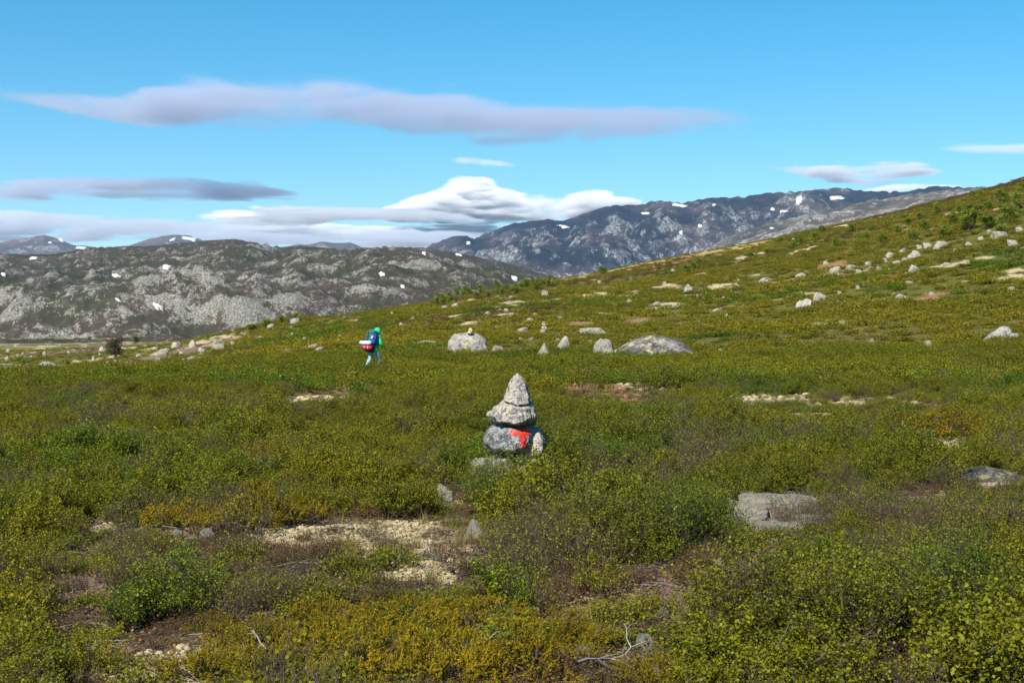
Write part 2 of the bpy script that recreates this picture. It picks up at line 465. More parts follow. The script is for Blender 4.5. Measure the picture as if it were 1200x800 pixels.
# ------------------------------------------------------------------ hills and mountains: real heights at real distances
HILLS = {}
def build_relief(name, label, sky_pts, u0, u1, du, D0, D1, Dback, rows, foot, mat, amps, seed, gamma=1.0, back_drop=0.75, extra=None, meadow=None):
    """a range whose crest lies D1 metres out; sky_pts = crest line as picture columns and rows"""
    su = np.array([p[0] for p in sky_pts], float); sy = np.array([p[1] for p in sky_pts], float)
    U = np.arange(u0, u1 + du, du)
    t = np.linspace(0, 1, rows)
    d = np.concatenate([D0 + (D1 - D0) * t, D1 + (Dback - D1) * np.linspace(0, 1, 25)[1:]])
    Ug, Dg = np.meshgrid(U, d)
    tx = (Ug - 600) / FPX
    x = tx * Dg; y = Dg
    def crest(u):
        yy = np.interp(u, su, sy)
        return EYE + (HOR - yy) / FPX * D1
    def height(x, y):
        u = 600 + FPX * x / y
        c = crest(u)
        tt = np.clip((y - D0) / (D1 - D0), 0, 1)
        prof = tt ** gamma
        h = foot + (c - foot) * prof
        # falls away behind the crest
        tb = np.clip((y - D1) / (Dback - D1), 0, 1)
        h = h - (c - foot) * back_drop * sstep(0, 1, tb)
        env = sstep(0.0, 0.18, tt) * (1 - 0.62 * sstep(0.80, 0.98, tt))
        n = 0
        for k, (amp, sc, kind) in enumerate(amps):
            # ribs of rock dip down to the right
            xr = (x * 0.90 + y * 0.25) / sc; yr = (y * 0.9 - x * 0.35) / (sc * 0.75)
            f = (ridged(xr, yr, 3, seed + 31 * k) - 0.42) if kind == 'r' else fbm(xr, yr, 4, seed + 31 * k)
            n = n + amp * f * (env if sc > 150 else np.maximum(env, 0.45))
        if extra is not None: n = n + extra(x, y, u, tt)
        return h + n
    raw = height
    # settle the crest so that the skyline lies where it should
    corr = np.ones(len(U))
    zr = raw(x, y)
    for _ in range(3):
        ang = ((zr * corr[None, :] - EYE) / Dg).max(0)
        want = (HOR - np.interp(U, su, sy)) / FPX
        q = np.clip((want + 0.004) / np.maximum(ang + 0.004, 0.004), 0.4, 2.0)
        kk = np.ones(9) / 9
        q = np.convolve(np.pad(q, 4, mode='edge'), kk, 'valid')
        corr = corr * q
    def height(x, y):
        u = 600 + FPX * np.asarray(x, float) / np.asarray(y, float)
        h = raw(np.asarray(x, float), np.asarray(y, float))
        return np.where(h > 0, h * np.interp(u, U, corr), h)
    z = height(x, y)
    me = np_mesh(name, np.stack([x, y, z], -1).reshape(-1, 3), grid_faces(len(d), len(U)), [mat], smooth=True)
    # rock shows on ribs, heath lies in the hollows
    k = 5
    zs = z.copy()
    for _ in range(6):
        zs[1:-1, 1:-1] = (zs[:-2, 1:-1] + zs[2:, 1:-1] + zs[1:-1, :-2] + zs[1:-1, 2:]) / 4
    curv = z - zs
    s = np.std(curv) + 1e-6
    add_attr(me, 'rock', np.clip(curv / s * 0.35, -1, 1).ravel())
    md = np.zeros_like(z)
    for (mu, my, mw, mh) in (meadow or []):
        ys = HOR - (z - EYE) / Dg * FPX
        md = np.maximum(md, 1 - sstep(0.5, 1.0, np.hypot((Ug - mu) / mw, (ys - my) / mh) + 0.4 * fbm(x / 60, y / 60, 3, 3)))
    add_attr(me, 'meadow', md.ravel())
    o = tag(link(name, me), label, kind='structure')
    HILLS[o.name] = (o, height, D0, Dback)
    return o

def hit_hill(o, px, py):
    _, height, D0, D1 = HILLS[o.name]
    tx = (px - 600) / FPX; tz = -(py - HOR) / FPX
    ds = np.linspace(D0, D1, 1500)
    below = (EYE + tz * ds) <= height(tx * ds, ds)
    if not below.any(): return None
    d = float(ds[int(np.argmax(below))])
    return tx * d, d

def snow(o, cx, cy, w, h, lean=0.0, seed=0):
    w *= 0.72; h *= 0.62
    """a snow bed lying on the relief, built from its outline on the slope"""
    _, height, *_r = HILLS[o.name]
    n = 14 if w < 14 else 22
    cen = hit_hill(o, cx, cy)
    if cen is None: return
    rg = np.linspace(0, 1, 5)[1:]
    base = cen[1]; kx = base / FPX
    e = 0.008 * base
    slope = float(height(np.array(cen[0] * (1 + .008)), np.array(base + e)) - height(np.array(cen[0] * (1 - .008)), np.array(base - e))) / (2 * e)
    slope = min(max(slope, 0.40), 0.9)
    eff = slope - (HOR - cy) / FPX
    pts = [(0.0, 0.0)]
    for r in rg:
        for k in range(n):
            a = 2 * math.pi * k / n
            q = r * (1 + (0.60 * vnoise(np.array(k * 0.9), np.array(seed * 3.1), 7)) + 0.25 * vnoise(np.array(k * 2.3), np.array(seed * 1.7), 8))
            pts.append((w * kx / 2 * q * math.cos(a), (h * kx / 2 * q * math.sin(a) - lean * w * kx / 2 * q * math.cos(a)) / eff))
    z_c = float(height(np.array(cen[0]), np.array(base)))
    V = [(cen[0] + q[0], base + q[1], z_c + q[1] * slope + 0.0006 * base) for q in pts]
    F = [[0, 1 + k, 1 + (k + 1) % n] for k in range(n)]
    Q = []
    for j in range(len(rg) - 1):
        for k in range(n):
            a = 1 + j * n
            Q.append([a + k, a + n + k, a + n + (k + 1) % n, a + (k + 1) % n])
    # a rim that drops into the slope gives the bed its thickness
    last = 1 + (len(rg) - 1) * n
    m0 = len(V)
    for k in range(n): V.append((V[last + k][0], V[last + k][1], V[last + k][2] - 0.004 * base))
    for k in range(n): Q.append([last + k, m0 + k, m0 + (k + 1) % n, last + (k + 1) % n])
    me = np_mesh('snow_patch', V, [np.array(F), np.array(Q)], [M_SNOW], smooth=False)
    s = link('snow_patch', me, parent=o)
    return s

hill = build_relief('hill', 'grey rocky hill with heath across the valley',
    [(-700, 300), (-300, 302), (-100, 296), (0, 297), (60, 298), (110, 290), (180, 288), (240, 282), (275, 280), (330, 290), (352, 288), (400, 292), (450, 289), (500, 290), (545, 298), (600, 309), (640, 321), (690, 336), (760, 352), (900, 372)],
    -420, 860, 1.7, 640, 2500, 3600, 330, -7, M_HILL,
    [(42, 640, 'r'), (26, 300, 'f'), (13, 120, 'r'), (6.5, 48, 'r'), (3.0, 19, 'f')], 401, gamma=1.08,
    meadow=[(252, 372, 22, 3), (290, 336, 20, 5)])
mountain = build_relief('mountain', 'dark blue grey mountain ridge with snow beds behind the green slope',
    [(300, 330), (420, 322), (480, 302), (500, 289), (530, 277), (545, 276), (556, 280), (566, 275), (600, 262), (640, 257), (660, 259), (690, 248), (715, 241), (750, 240), (770, 235), (800, 238), (830, 232), (870, 231), (900, 226), (930, 225), (960, 222), (985, 220), (1010, 224), (1060, 225), (1095, 218), (1130, 220), (1300, 214), (1700, 240)],
    330, 1500, 2.0, 2900, 6000, 8200, 230, -5, M_MOUNT,
    [(95, 1400, 'r'), (60, 620, 'r'), (44, 260, 'r'), (24, 110, 'r'), (11, 50, 'f')], 811, gamma=1.25)
ridge = build_relief('ridge', 'lighter grey rock ridge in front of the dark mountain',
    [(640, 345), (740, 335), (800, 302), (840, 284), (870, 271), (900, 263), (960, 247), (1010, 238), (1060, 229), (1100, 224), (1135, 221), (1200, 216), (1500, 200), (1800, 230)],
    640, 1600, 2.2, 2300, 4300, 5400, 170, -5, M_RIDGE,
    [(45, 800, 'r'), (28, 330, 'r'), (13, 130, 'f'), (6, 50, 'f')], 911, gamma=1.1)
far_mountain = build_relief('far_mountain', 'distant hazy snow flecked mountains on the left skyline',
    [(-600, 292), (-200, 288), (-60, 290), (0, 284), (30, 279), (52, 275), (66, 279), (85, 287), (120, 290), (150, 288), (175, 280), (200, 275), (222, 276), (245, 284), (290, 294), (335, 289), (350, 286), (362, 287), (376, 283), (395, 285), (410, 284), (428, 291), (470, 300), (620, 310)],
    -420, 620, 2.5, 6500, 9500, 11500, 90, -5, M_FAR,
    [(60, 1100, 'f'), (40, 420, 'r'), (18, 180, 'f')], 611, gamma=1.0)
for k, (o, cx, cy, w, h, l) in enumerate([
    (mountain, 660, 267, 27, 6, 0.12), (mountain, 756, 251, 14, 4, 0.0), (mountain, 796, 242, 21, 7, 0.0), (mountain, 837, 241, 8, 3, 0.0), (mountain, 937, 234, 13, 9, -0.3), (mountain, 974, 233, 34, 7, -0.06),
    (mountain, 820, 265, 8, 3, 0.1), (mountain, 798, 273, 5, 3, 0.0), (mountain, 549, 285, 6, 4, 0), (ridge, 927, 254, 13, 4, 0.0), (ridge, 904, 268, 6, 2, 0.0), (mountain, 905, 246, 6, 3, 0), (mountain, 918, 248, 14, 2, 0),
    (hill, 40, 303, 12, 3, 0.0), (hill, 195, 314, 12, 3.5, 0.1), (hill, 137, 324, 17, 4, 0.18), (hill, 138, 353, 10, 4, 0.4), (hill, 182, 360, 19, 6, 0.35),
    (hill, 496, 297, 7, 3, 0), (hill, 537, 299, 9, 4, 0.2), (hill, 448, 323, 9, 6, 0.5), (hill, 472, 336, 6, 4, 0), (hill, 602, 327, 9, 6, 0.5), (hill, 514, 350, 12, 4, 0), (hill, 3, 322, 8, 4, 0.2),
    (far_mountain, 95, 291, 17, 4, 0.0), (far_mountain, 119, 291, 17, 3, 0.0), (far_mountain, 222, 280, 24, 4, 0.12), (far_mountain, 203, 281, 6, 4, -0.4), (far_mountain, 71, 282, 10, 4, 0.3), (far_mountain, 59, 285, 5, 3, 0.0)]):
    snow(o, cx, cy, w, h, l, k)

# ------------------------------------------------------------------ clouds: bodies of vapour, kilometres out
def cloud(label, dist, depth, prof, dens, soft=0.34, rag=0.42, streak=(1700, 260), albedo=(0.965, 0.965, 0.985), seed=0.0, aniso=0.15):
    """prof = [(column, upper row, lower row)] of the cloud's outline; depth = half depth in metres"""
    k = dist / FPX
    xs = np.array([(p[0] - 600) * k for p in prof]); zt = np.array([EYE + (HOR - p[1]) * k for p in prof]); zb = np.array([EYE + (HOR - p[2]) * k for p in prof])
    x0, x1 = xs.min(), xs.max(); z0, z1 = zb.min(), zt.max()
    cx, cz = (x0 + x1) / 2, (z0 + z1) / 2; hx, hz = (x1 - x0) / 2, (z1 - z0) / 2
    # closed hull a little larger than the vapour
    S, n = 48, 16
    V = []; F = []
    for i in range(S + 1):
        t = i / S * 2 - 1
        X = cx + hx * 1.02 * t
        a = np.interp(X, xs, zt); b = np.interp(X, xs, zb)
        mid = (a + b) / 2; half = max((a - b) / 2, 0.05 * hz) * 1.45 + 0.05 * hz
        dy = depth * 1.12 * max(0.12, math.sqrt(max(0, 1 - t * t)))
        for j in range(n):
            q = 2 * math.pi * j / n
            V.append((X - cx, dy * math.cos(q), mid + half * math.sin(q) - cz))
    for i in range(S):
        for j in range(n):
            F.append([i * n + j, i * n + (j + 1) % n, (i + 1) * n + (j + 1) % n, (i + 1) * n + j])
    bm = bmesh.new()
    vs_ = [bm.verts.new(v) for v in V]
    for f in F: bm.faces.new([vs_[q] for q in f])
    bm.faces.new([vs_[j] for j in range(n)][::-1]); bm.faces.new([vs_[S * n + j] for j in range(n)])
    bmesh.ops.recalc_face_normals(bm, faces=bm.faces)
    me = bpy.data.meshes.new('cloud'); bm.to_mesh(me); bm.free()
    m = NT('cloud_vapour')
    sep = m.n('ShaderNodeSeparateXYZ', {0: m.objco()})
    X, Y, Z = sep.outputs
    u = m.math('MULTIPLY_ADD', X, 0.5 / hx, 0.5)
    def curve(vals):
        nd = m.n('ShaderNodeFloatCurve', {'Value': u})
        c = nd.mapping.curves[0]
        pts = [((x - x0) / (x1 - x0), (v - z0) / (z1 - z0)) for x, v in zip(xs, vals)]
        while len(c.points) < len(pts): c.points.new(0.5, 0.5)
        for p, q in zip(c.points, pts): p.location = q; p.handle_type = 'AUTO_CLAMPED'
        nd.mapping.update()
        return m.math('MULTIPLY_ADD', nd.outputs[0], 2 * hz, -hz)
    T, B = curve(zt), curve(zb)
    mid = m.math('MULTIPLY', m.math('ADD', T, B), 0.5)
    half = m.math('MAXIMUM', m.math('MULTIPLY', m.math('SUBTRACT', T, B), 0.5), hz * 0.03)
    pz = m.n('ShaderNodeCombineXYZ', {0: m.math('MULTIPLY', X, 1 / streak[0]), 1: m.math('MULTIPLY', Y, 0.22 / streak[0]), 2: m.math('MULTIPLY_ADD', Z, 1 / streak[1], seed)}).outputs[0]
    n1 = m.n('ShaderNodeTexNoise', {'Vector': pz, 'Scale': 1.0, 'Detail': 7.0, 'Roughness': 0.6, 'Distortion': 0.8}).outputs[0]
    pf = m.n('ShaderNodeCombineXYZ', {0: m.math('MULTIPLY', X, 0.9 / streak[0]), 1: m.math('MULTIPLY', Y, 0.15 / streak[0]), 2: m.math('MULTIPLY_ADD', Z, 4.2 / streak[1], seed * 2)}).outputs[0]
    n2 = m.n('ShaderNodeTexNoise', {'Vector': pf, 'Scale': 1.0, 'Detail': 5.0, 'Roughness': 0.6, 'Distortion': 1.0}).outputs[0]
    n1 = m.math('ADD', m.math('MULTIPLY', n1, 0.5), m.math('MULTIPLY', n2, 0.5))
    q = m.math('DIVIDE', m.math('SUBTRACT', Z, mid), half)
    yy = m.math('MULTIPLY', Y, 1 / depth)
    xx = m.math('MULTIPLY', X, 1 / hx)
    r = m.math('SQRT', m.math('ADD', m.math('ADD', m.math('POWER', q, 2.0), m.math('MULTIPLY', yy, yy)), m.math('POWER', m.math('ABSOLUTE', xx), 8.0)))
    v = m.math('ADD', m.math('SUBTRACT', 0.84, r), m.math('MULTIPLY', m.math('SUBTRACT', n1, 0.5), rag * 6))
    s = m.step(v, 0.0, soft)
    s = m.math('MULTIPLY', s, m.math('MULTIPLY_ADD', m.step(n1, 0.43, 0.57), 1.7, 0.12))
    d = m.math('MULTIPLY', s, dens * 2.1)
    pv = m.n('ShaderNodeVolumePrincipled', {'Color': (*albedo, 1), 'Density': d, 'Anisotropy': aniso})
    m.t.links.new(pv.outputs[0], m.out.inputs['Volume'])
    me.materials.append(m.mat)
    o = link('cloud', me, loc=(cx, dist, cz))
    return tag(o, label, 'cloud', 'clouds in the blue sky')

cloud('long grey lens shaped cloud stretched high across the sky', 20000, 1050,
      [(-45, 111, 119), (20, 108, 120), (90, 109, 138), (150, 114, 146), (200, 95, 149), (240, 91, 150), (300, 96, 148), (400, 95, 152), (480, 99, 166), (520, 98, 172), (560, 108, 175), (620, 120, 172), (700, 122, 164), (780, 126, 164), (840, 128, 160), (900, 134, 156), (925, 138, 152)], 0.00085, seed=3.1, rag=0.54, soft=0.42, streak=(1900, 150), albedo=(0.71, 0.75, 0.88))
cloud('flat grey cloud band low on the left, above the far peaks', 21000, 800,
      [(-260, 215, 240), (-100, 208, 242), (0, 210, 238), (60, 207, 238), (130, 211, 237), (220, 207, 240), (290, 210, 240), (322, 218, 236), (345, 222, 240), (385, 233, 240)], 0.0013, seed=8.2, rag=0.55, soft=0.45, albedo=(0.78, 0.80, 0.90))
cloud('pale cloud bank lying on the left skyline', 25000, 1100,
      [(-420, 236, 292), (-200, 238, 292), (-60, 240, 292), (20, 240, 288), (80, 247, 287), (150, 251, 286), (240, 254, 290), (330, 262, 290), (420, 262, 292), (500, 268, 291), (600, 272, 290)], 0.0013, seed=1.7, rag=0.45, albedo=(0.90, 0.91, 0.95))
cloud('grey cloud wisp in front of the white bank near the sky middle', 22500, 750,
      [(255, 258, 264), (290, 250, 266), (330, 240, 268), (400, 242, 263), (470, 242, 262), (540, 250, 266), (580, 258, 270)], 0.0020, seed=5.5)
cloud('bright white heaped cloud behind the dark mountain', 27000, 1200,
      [(430, 244, 266), (460, 238, 268), (500, 222, 270), (530, 206, 270), (555, 203, 268), (590, 216, 266), (640, 222, 266), (690, 220, 262), (730, 226, 258), (765, 236, 252)], 0.0026, rag=0.30, streak=(1200, 620), seed=6.4, soft=0.35, aniso=-0.1, albedo=(0.985, 0.985, 0.99))
cloud('white cloud bank low between the left hills and the heaped cloud', 28000, 1000,
      [(220, 252, 262), (260, 244, 275), (290, 242, 282), (330, 246, 284), (400, 260, 284), (480, 264, 284), (560, 262, 283), (640, 266, 282)], 0.0030, seed=9.9, aniso=-0.2, albedo=(1, 1, 1))
cloud('tiny pale cloud wisp under the long grey cloud', 16000, 350,
      [(524, 186, 190), (545, 184, 193), (575, 188, 194), (608, 193, 195)], 0.0013, seed=2.2, streak=(500, 120), aniso=-0.1, rag=0.45, soft=0.7)
cloud('small grey lens cloud above the mountain top on the right', 21000, 600,
      [(880, 192, 198), (915, 194, 201), (950, 195, 208), (985, 190, 216), (1030, 188, 220), (1070, 189, 215), (1105, 200, 208)], 0.0022, seed=7.7, albedo=(0.80, 0.82, 0.90), aniso=-0.1)
cloud('thin white cloud streak at the right edge of the sky', 22000, 550,
      [(1090, 171, 177), (1120, 168, 180), (1160, 166, 186), (1210, 166, 183), (1300, 168, 184), (1420, 172, 180)], 0.0008, seed=4.4, aniso=-0.1, soft=0.6)
cloud('sliver of white cloud behind the right mountain crest', 28000, 900,
      [(1000, 222, 230), (1040, 217, 232), (1080, 215, 232), (1120, 217, 230), (1150, 222, 228)], 0.0018, seed=4.9, aniso=-0.1)

# ------------------------------------------------------------------ the air of the valley
def haze():
    m = NT('valley_air')
    pv = m.n('ShaderNodeVolumePrincipled', {'Color': (0.42, 0.66, 1.0, 1), 'Density': 3.2e-5, 'Anisotropy': 0.2})
    m.t.links.new(pv.outputs[0], m.out.inputs['Volume'])
    bm = bmesh.new(); bmesh.ops.create_cube(bm, size=1)
    me = bpy.data.meshes.new('haze'); bm.to_mesh(me); bm.free()
    me.materials.append(m.mat)
    o = link('haze', me, loc=(0, 0, 380), scale=(27000, 27000, 1000))
    return tag(o, 'thin blue air filling the valley', kind='stuff')
haze()

# ------------------------------------------------------------------ stone
def make_stone(name, base=(0.30, 0.28, 0.26), light=(0.46, 0.42, 0.39), dark=(0.055, 0.055, 0.06), darkness=0.42, yellow=0.36, scale=1.0, paint=False, pink=0.3, crust=0.4, speck=0.45):
    m = NT(name)
    co = m.objco()
    rnd = m.n('ShaderNodeObjectInfo').outputs['Random']
    off = m.n('ShaderNodeVectorMath', {0: co, 1: m.n('ShaderNodeCombineXYZ', {0: m.math('MULTIPLY', rnd, 37.0), 1: m.math('MULTIPLY', rnd, 91.0), 2: 0.0}).outputs[0]}, operation='ADD').outputs[0]
    big = m.noise(off, 2.6 * scale, 5, 0.6)
    mid = m.noise(off, 9 * scale, 6, 0.65, 0.3)
    fin = m.noise(off, 38 * scale, 5, 0.7)
    gr = m.noise(off, 130 * scale, 2, 0.6)
    c = m.mix(m.step(big, 0.38, 0.62), base, light)
    c = m.mix(m.math('MULTIPLY', m.step(mid, 0.45, 0.65), pink), c, (0.50, 0.36, 0.30))
    c = m.mix(m.math('MULTIPLY', m.step(gr, 0.5, 0.62), speck), c, (0.60, 0.57, 0.54))
    c = m.mix(m.math('MULTIPLY', m.step(gr, 0.48, 0.36), 0.5), c, (0.10, 0.095, 0.09))
    dk = m.step(m.math('ADD', m.math('MULTIPLY', mid, 0.6), m.math('MULTIPLY', fin, 0.4)), 0.5 + (0.54 - darkness) * 0.42 - 0.02, 0.5 + (0.54 - darkness) * 0.42 + 0.035)
    c = m.mix(m.math('MULTIPLY', dk, 0.8), c, dark)
    yl = m.step(m.math('ADD', m.math('MULTIPLY', m.noise(off, 5.5 * scale, 5, 0.65, 0.5), 0.7), m.math('MULTIPLY', fin, 0.3)), 0.5 + (0.5 - yellow) * 0.5 - 0.02, 0.5 + (0.5 - yellow) * 0.5 + 0.03)
    c = m.mix(m.math('MULTIPLY', yl, 0.75), c, (0.40, 0.38, 0.16))
    # pale crusts of lichen in round blotches
    vv = m.voro(off, 11 * scale)
    c = m.mix(m.math('MULTIPLY', m.math('MULTIPLY', m.step(vv, 0.30, 0.2), m.step(big, 0.53, 0.63)), crust), c, (0.50, 0.50, 0.42))
    if paint:
        # the red trail mark: a letter T brushed on, worn and thin at its left end
        s = m.n('ShaderNodeSeparateXYZ', {0: co})
        wob = m.math('MULTIPLY', m.math('SUBTRACT', m.noise(co, 16, 4, 0.7), 0.5), 0.11)
        X = m.math('ADD', s.outputs[0], wob); Z = m.math('ADD', s.outputs[2], m.math('MULTIPLY', m.math('SUBTRACT', m.noise(off, 15, 4, 0.7), 0.5), 0.09))
        def bx(x0, x1, z0, z1, e=0.010):
            a = m.math('MULTIPLY', m.step(X, x0 - e, x0 + e), m.step(X, x1 + e, x1 - e))
            b = m.math('MULTIPLY', m.step(Z, z0 - e, z0 + e), m.step(Z, z1 + e, z1 - e))
            return m.math('MULTIPLY', a, b)
        T = m.math('MAXIMUM', bx(PT[0], PT[1], PT[2], PT[3], 0.02), bx(PT[4], PT[5], PT[6], PT[3]))
        front = m.step(s.outputs[1], 0.0, -0.03)
        wear = m.step(m.math('ADD', m.noise(co, 30, 4, 0.7), m.math('MULTIPLY', m.math('SUBTRACT', s.outputs[0], PT[0]), 1.1)), 0.38, 0.60)
        wear = m.math('MULTIPLY', wear, m.step(s.outputs[2], PT[6] - 0.03, PT[6] + 0.09))
        T = m.math('MULTIPLY', m.math('MULTIPLY', T, front), wear)
        c = m.mix(T, c, m.mix(m.step(fin, 0.4, 0.62), (0.74, 0.022, 0.008), (0.80, 0.09, 0.035)))
    h = m.math('ADD', m.math('MULTIPLY', mid, 0.7), m.math('MULTIPLY', fin, 0.4))
    m.principled(c, 0.9, m.bump(h, 1.0, 0.06 / scale), 0.2)
    return m.mat
PT = (-0.005, 0.215, 0.050, 0.125, 0.108, 0.178, -0.10)
M_ROCK = make_stone('lichen_spotted_rock', scale=0.55, base=(0.22, 0.21, 0.195), light=(0.36, 0.33, 0.29), darkness=0.47, yellow=0.38)
M_PALE = make_stone('pale_bleached_rock', base=(0.18, 0.165, 0.145), light=(0.31, 0.28, 0.235), darkness=0.50, yellow=0.42, scale=0.7)
M_DARKROCK = make_stone('black_crusted_boulder', base=(0.07, 0.062, 0.056), light=(0.19, 0.175, 0.16), dark=(0.016, 0.015, 0.015), darkness=0.57, yellow=0.41, scale=0.42, pink=0.15, crust=0.1, speck=0.1)
M_CAIRN = make_stone('cairn_stone', base=(0.25, 0.23, 0.21), light=(0.43, 0.37, 0.325), darkness=0.52, yellow=0.40, scale=1.7, pink=0.45)
M_PAINTED = make_stone('painted_cairn_stone', base=(0.17, 0.175, 0.18), light=(0.33, 0.33, 0.335), dark=(0.04, 0.043, 0.05), darkness=0.53, yellow=0.30, scale=1.2, paint=True, pink=0.1)
M_SLAB = make_stone('pinkish_rock_slab', base=(0.21, 0.175, 0.165), light=(0.34, 0.285, 0.27), darkness=0.50, yellow=0.46, scale=0.8, pink=0.4)
M_BASE = make_stone('cairn_foot_stone', base=(0.17, 0.15, 0.14), light=(0.28, 0.25, 0.23), darkness=0.52, yellow=0.39, scale=1.6, pink=0.3, crust=0.2, speck=0.2)
M_ORANGE = make_stone('orange_lichen_stone', base=(0.45, 0.26, 0.12), light=(0.55, 0.36, 0.16), darkness=0.3, yellow=0.4, scale=4)

def sphere_dirs(sub):
    bm = bmesh.new(); bmesh.ops.create_icosphere(bm, subdivisions=sub, radius=1)
    v = np.array([x.co[:] for x in bm.verts]); f = np.array([[q.index for q in p.verts] for p in bm.faces]); bm.free()
    return v / np.linalg.norm(v, axis=1, keepdims=True), f
_SPH = {}
def noise3(p, s, seed):
    return (vnoise(p[:, 0] * s + seed, p[:, 1] * s, seed) + vnoise(p[:, 1] * s, p[:, 2] * s + seed, seed + 5) + vnoise(p[:, 2] * s - seed, p[:, 0] * s, seed + 9)) / 3

def rock_mesh(name, planes, mat, sub=4, rough=0.05, seed=0, sharp=14.0):
    """a weathered block: many-sided body given by its faces (normal, distance), edges rounded, surface broken"""
    if sub not in _SPH: _SPH[sub] = sphere_dirs(sub)
    D, F = _SPH[sub]
    N = np.array([np.array(p[:3]) / np.linalg.norm(p[:3]) for p in planes]); dist = np.array([p[3] for p in planes])
    inv = np.maximum(D @ N.T / dist, 0)
    inv = np.maximum(inv, 1e-4)
    r = 1.0 / (np.sum(inv ** sharp, axis=1) ** (1.0 / sharp))
    P = D * r[:, None]
    size = float(np.mean(dist))
    Q = P / size
    P = P * (1 + rough * (1.3 * noise3(Q, 1.7, seed) + 0.9 * noise3(Q, 4.1, seed + 3) + 0.6 * noise3(Q, 9.0, seed + 7) + ((0.5 * noise3(Q, 21, seed + 11) + 0.3 * np.minimum(noise3(Q, 34, seed + 13), 0)) if sub > 4 else 0)))[:, None]
    me = np_mesh(name, P, F, [mat], smooth=True)
    try: me.set_sharp_from_angle(angle=R(50))
    except Exception: pass
    return me

def random_planes(rng, sx, sy, sz, n=11, flat=0.0):
    pl = []
    for k in range(n):
        a = 2 * math.pi * k / n * 2.4 + rng.uniform(-.5, .5); e = rng.uniform(-0.5, 1.1) if k % 3 else rng.uniform(0.3, 1.4)
        nv = np.array([math.cos(a) * math.cos(e), math.sin(a) * math.cos(e), math.sin(e)])
        d = math.sqrt((nv[0] * sx) ** 2 + (nv[1] * sy) ** 2 + (nv[2] * sz) ** 2) * rng.uniform(0.72, 0.98)
        pl.append((*nv, d))
    pl += [(0, 0, -1, sz * 0.8), (0, 0, 1, sz * (1 - flat)), (1, 0, .1, sx), (-1, .1, 0, sx), (0, 1, 0, sy), (0, -1, .1, sy)]
    return pl

ANON = []       # stones named below from what they lie next to
ROCKS = []      # footprints (x, y, radius), kept clear of shrubs
rr = random.Random(11)
VAR = {'rock': [], 'pale': []}
for k in range(14):
    VAR['rock'].append(rock_mesh('rock', random_planes(rr, 1, rr.uniform(.7, 1), rr.uniform(.6, 1.1), 8), M_ROCK, 4, 0.13, 100 + k, 30))
    VAR['pale'].append(rock_mesh('stone', random_planes(rr, 1, rr.uniform(.7, 1), rr.uniform(.6, 1.1), 7), M_PALE, 4, 0.15, 200 + k, 30))

def place_rock(name, px, py, w, h, label, mesh=None, cat='rock', group=None, fam='rock', sink=0.25, depth=0.8, tilt=0.12, rz=None, lift=0.0):
    """px, py = middle of the visible stone in the picture, w, h its size there"""
    x, y, z = hit(px, py + h / 2, lift=0.04)
    k = y / FPX
    hw, hh = w * k / 2, h * k
    me = mesh or rr.choice(VAR[fam])
    sz = hh / (2 * (1 - sink))
    co = np.empty(len(me.vertices) * 3, np.float32); me.vertices.foreach_get('co', co); co = co.reshape(-1, 3)
    ex = (co[:, 0].max() - co[:, 0].min()) / 2; ez = co[:, 2].max()
    ang = (rr.choice([0, math.pi]) + rr.uniform(-.35, .35)) if rz is None else rz
    top = hh + 0.02
    o = link(name, me, loc=(x, y + hw * depth * 0.6, float(ground_h(x, y + hw * depth * .6)) + lift), rot=(rr.uniform(-tilt, tilt), rr.uniform(-tilt, tilt), ang), scale=(hw / ex, hw / ex * depth, (hh * 0.97) / ez))
    ROCKS.append((x, y + hw * depth * 0.6, hw * 0.95))
    if group and label is None: ANON.append((o, px, py))
    return tag(o, label, cat, group)

# big boulders half way out
G_B = 'boulders standing in a row on the heath'
bo = rock_mesh('boulder', [(-0.9, -.3, .45, .92), (-.35, -.3, .9, .88), (.2, -.2, 1, .86), (.75, -.2, .7, .98), (1, 0, .15, 1.08), (-1, 0, 0, 1.05), (0, -1, .25, .8), (0, 1, .2, .8), (.6, -.8, .3, .95), (0, 0, -1, .5)], M_ROCK, 5, 0.07, 31)
place_rock('boulder', 547, 402, 54, 28, 'big rounded pale boulder with an orange stone pile on top', bo, 'boulder', G_B, rz=0.0, tilt=0.0)
bo = rock_mesh('boulder', [(-.62, -.2, .8, .62), (-.2, -.2, 1, .66), (.35, -.2, 1, .62), (.7, -.1, .75, .72), (1, 0, .25, 1.02), (-1, 0, .2, 1.02), (0, -1, .45, .55), (0, 1, .3, .6), (0, 0, -1, .4)], M_DARKROCK, 5, 0.05, 37)
place_rock('boulder', 771, 406, 116, 25, 'widest boulder, low dark dome blotched with yellow lichen', bo, 'boulder', G_B, rz=0.0, tilt=0.0)
bo = rock_mesh('boulder', [(-.9, -.2, .75, .5), (.85, -.2, .8, .52), (-.3, -.5, .8, .62), (1, 0, .1, .8), (-1, 0, .1, .85), (0, -1, .3, .6), (0, 1, .4, .6), (0, 0, -1, .5)], M_PALE, 4, 0.06, 41)
place_rock('boulder', 638, 409, 23, 18, 'pale cone shaped boulder between the rounded one and the tilted one', bo, 'boulder', G_B, rz=0, tilt=0)
bo = rock_mesh('boulder', [(-.65, -.2, .85, .55), (.95, -.2, .35, .62), (.35, -.2, 1, .8), (.3, -.8, .4, .6), (-1, 0, .1, 1.1), (0, -1, .2, .6), (0, 1, .2, .6), (0, 0, -1, .5)], M_ROCK, 4, 0.06, 43)
place_rock('boulder', 661, 402, 28, 20, 'grey boulder with a slanted left flank and steep right end', bo, 'boulder', G_B, rz=0, tilt=0)
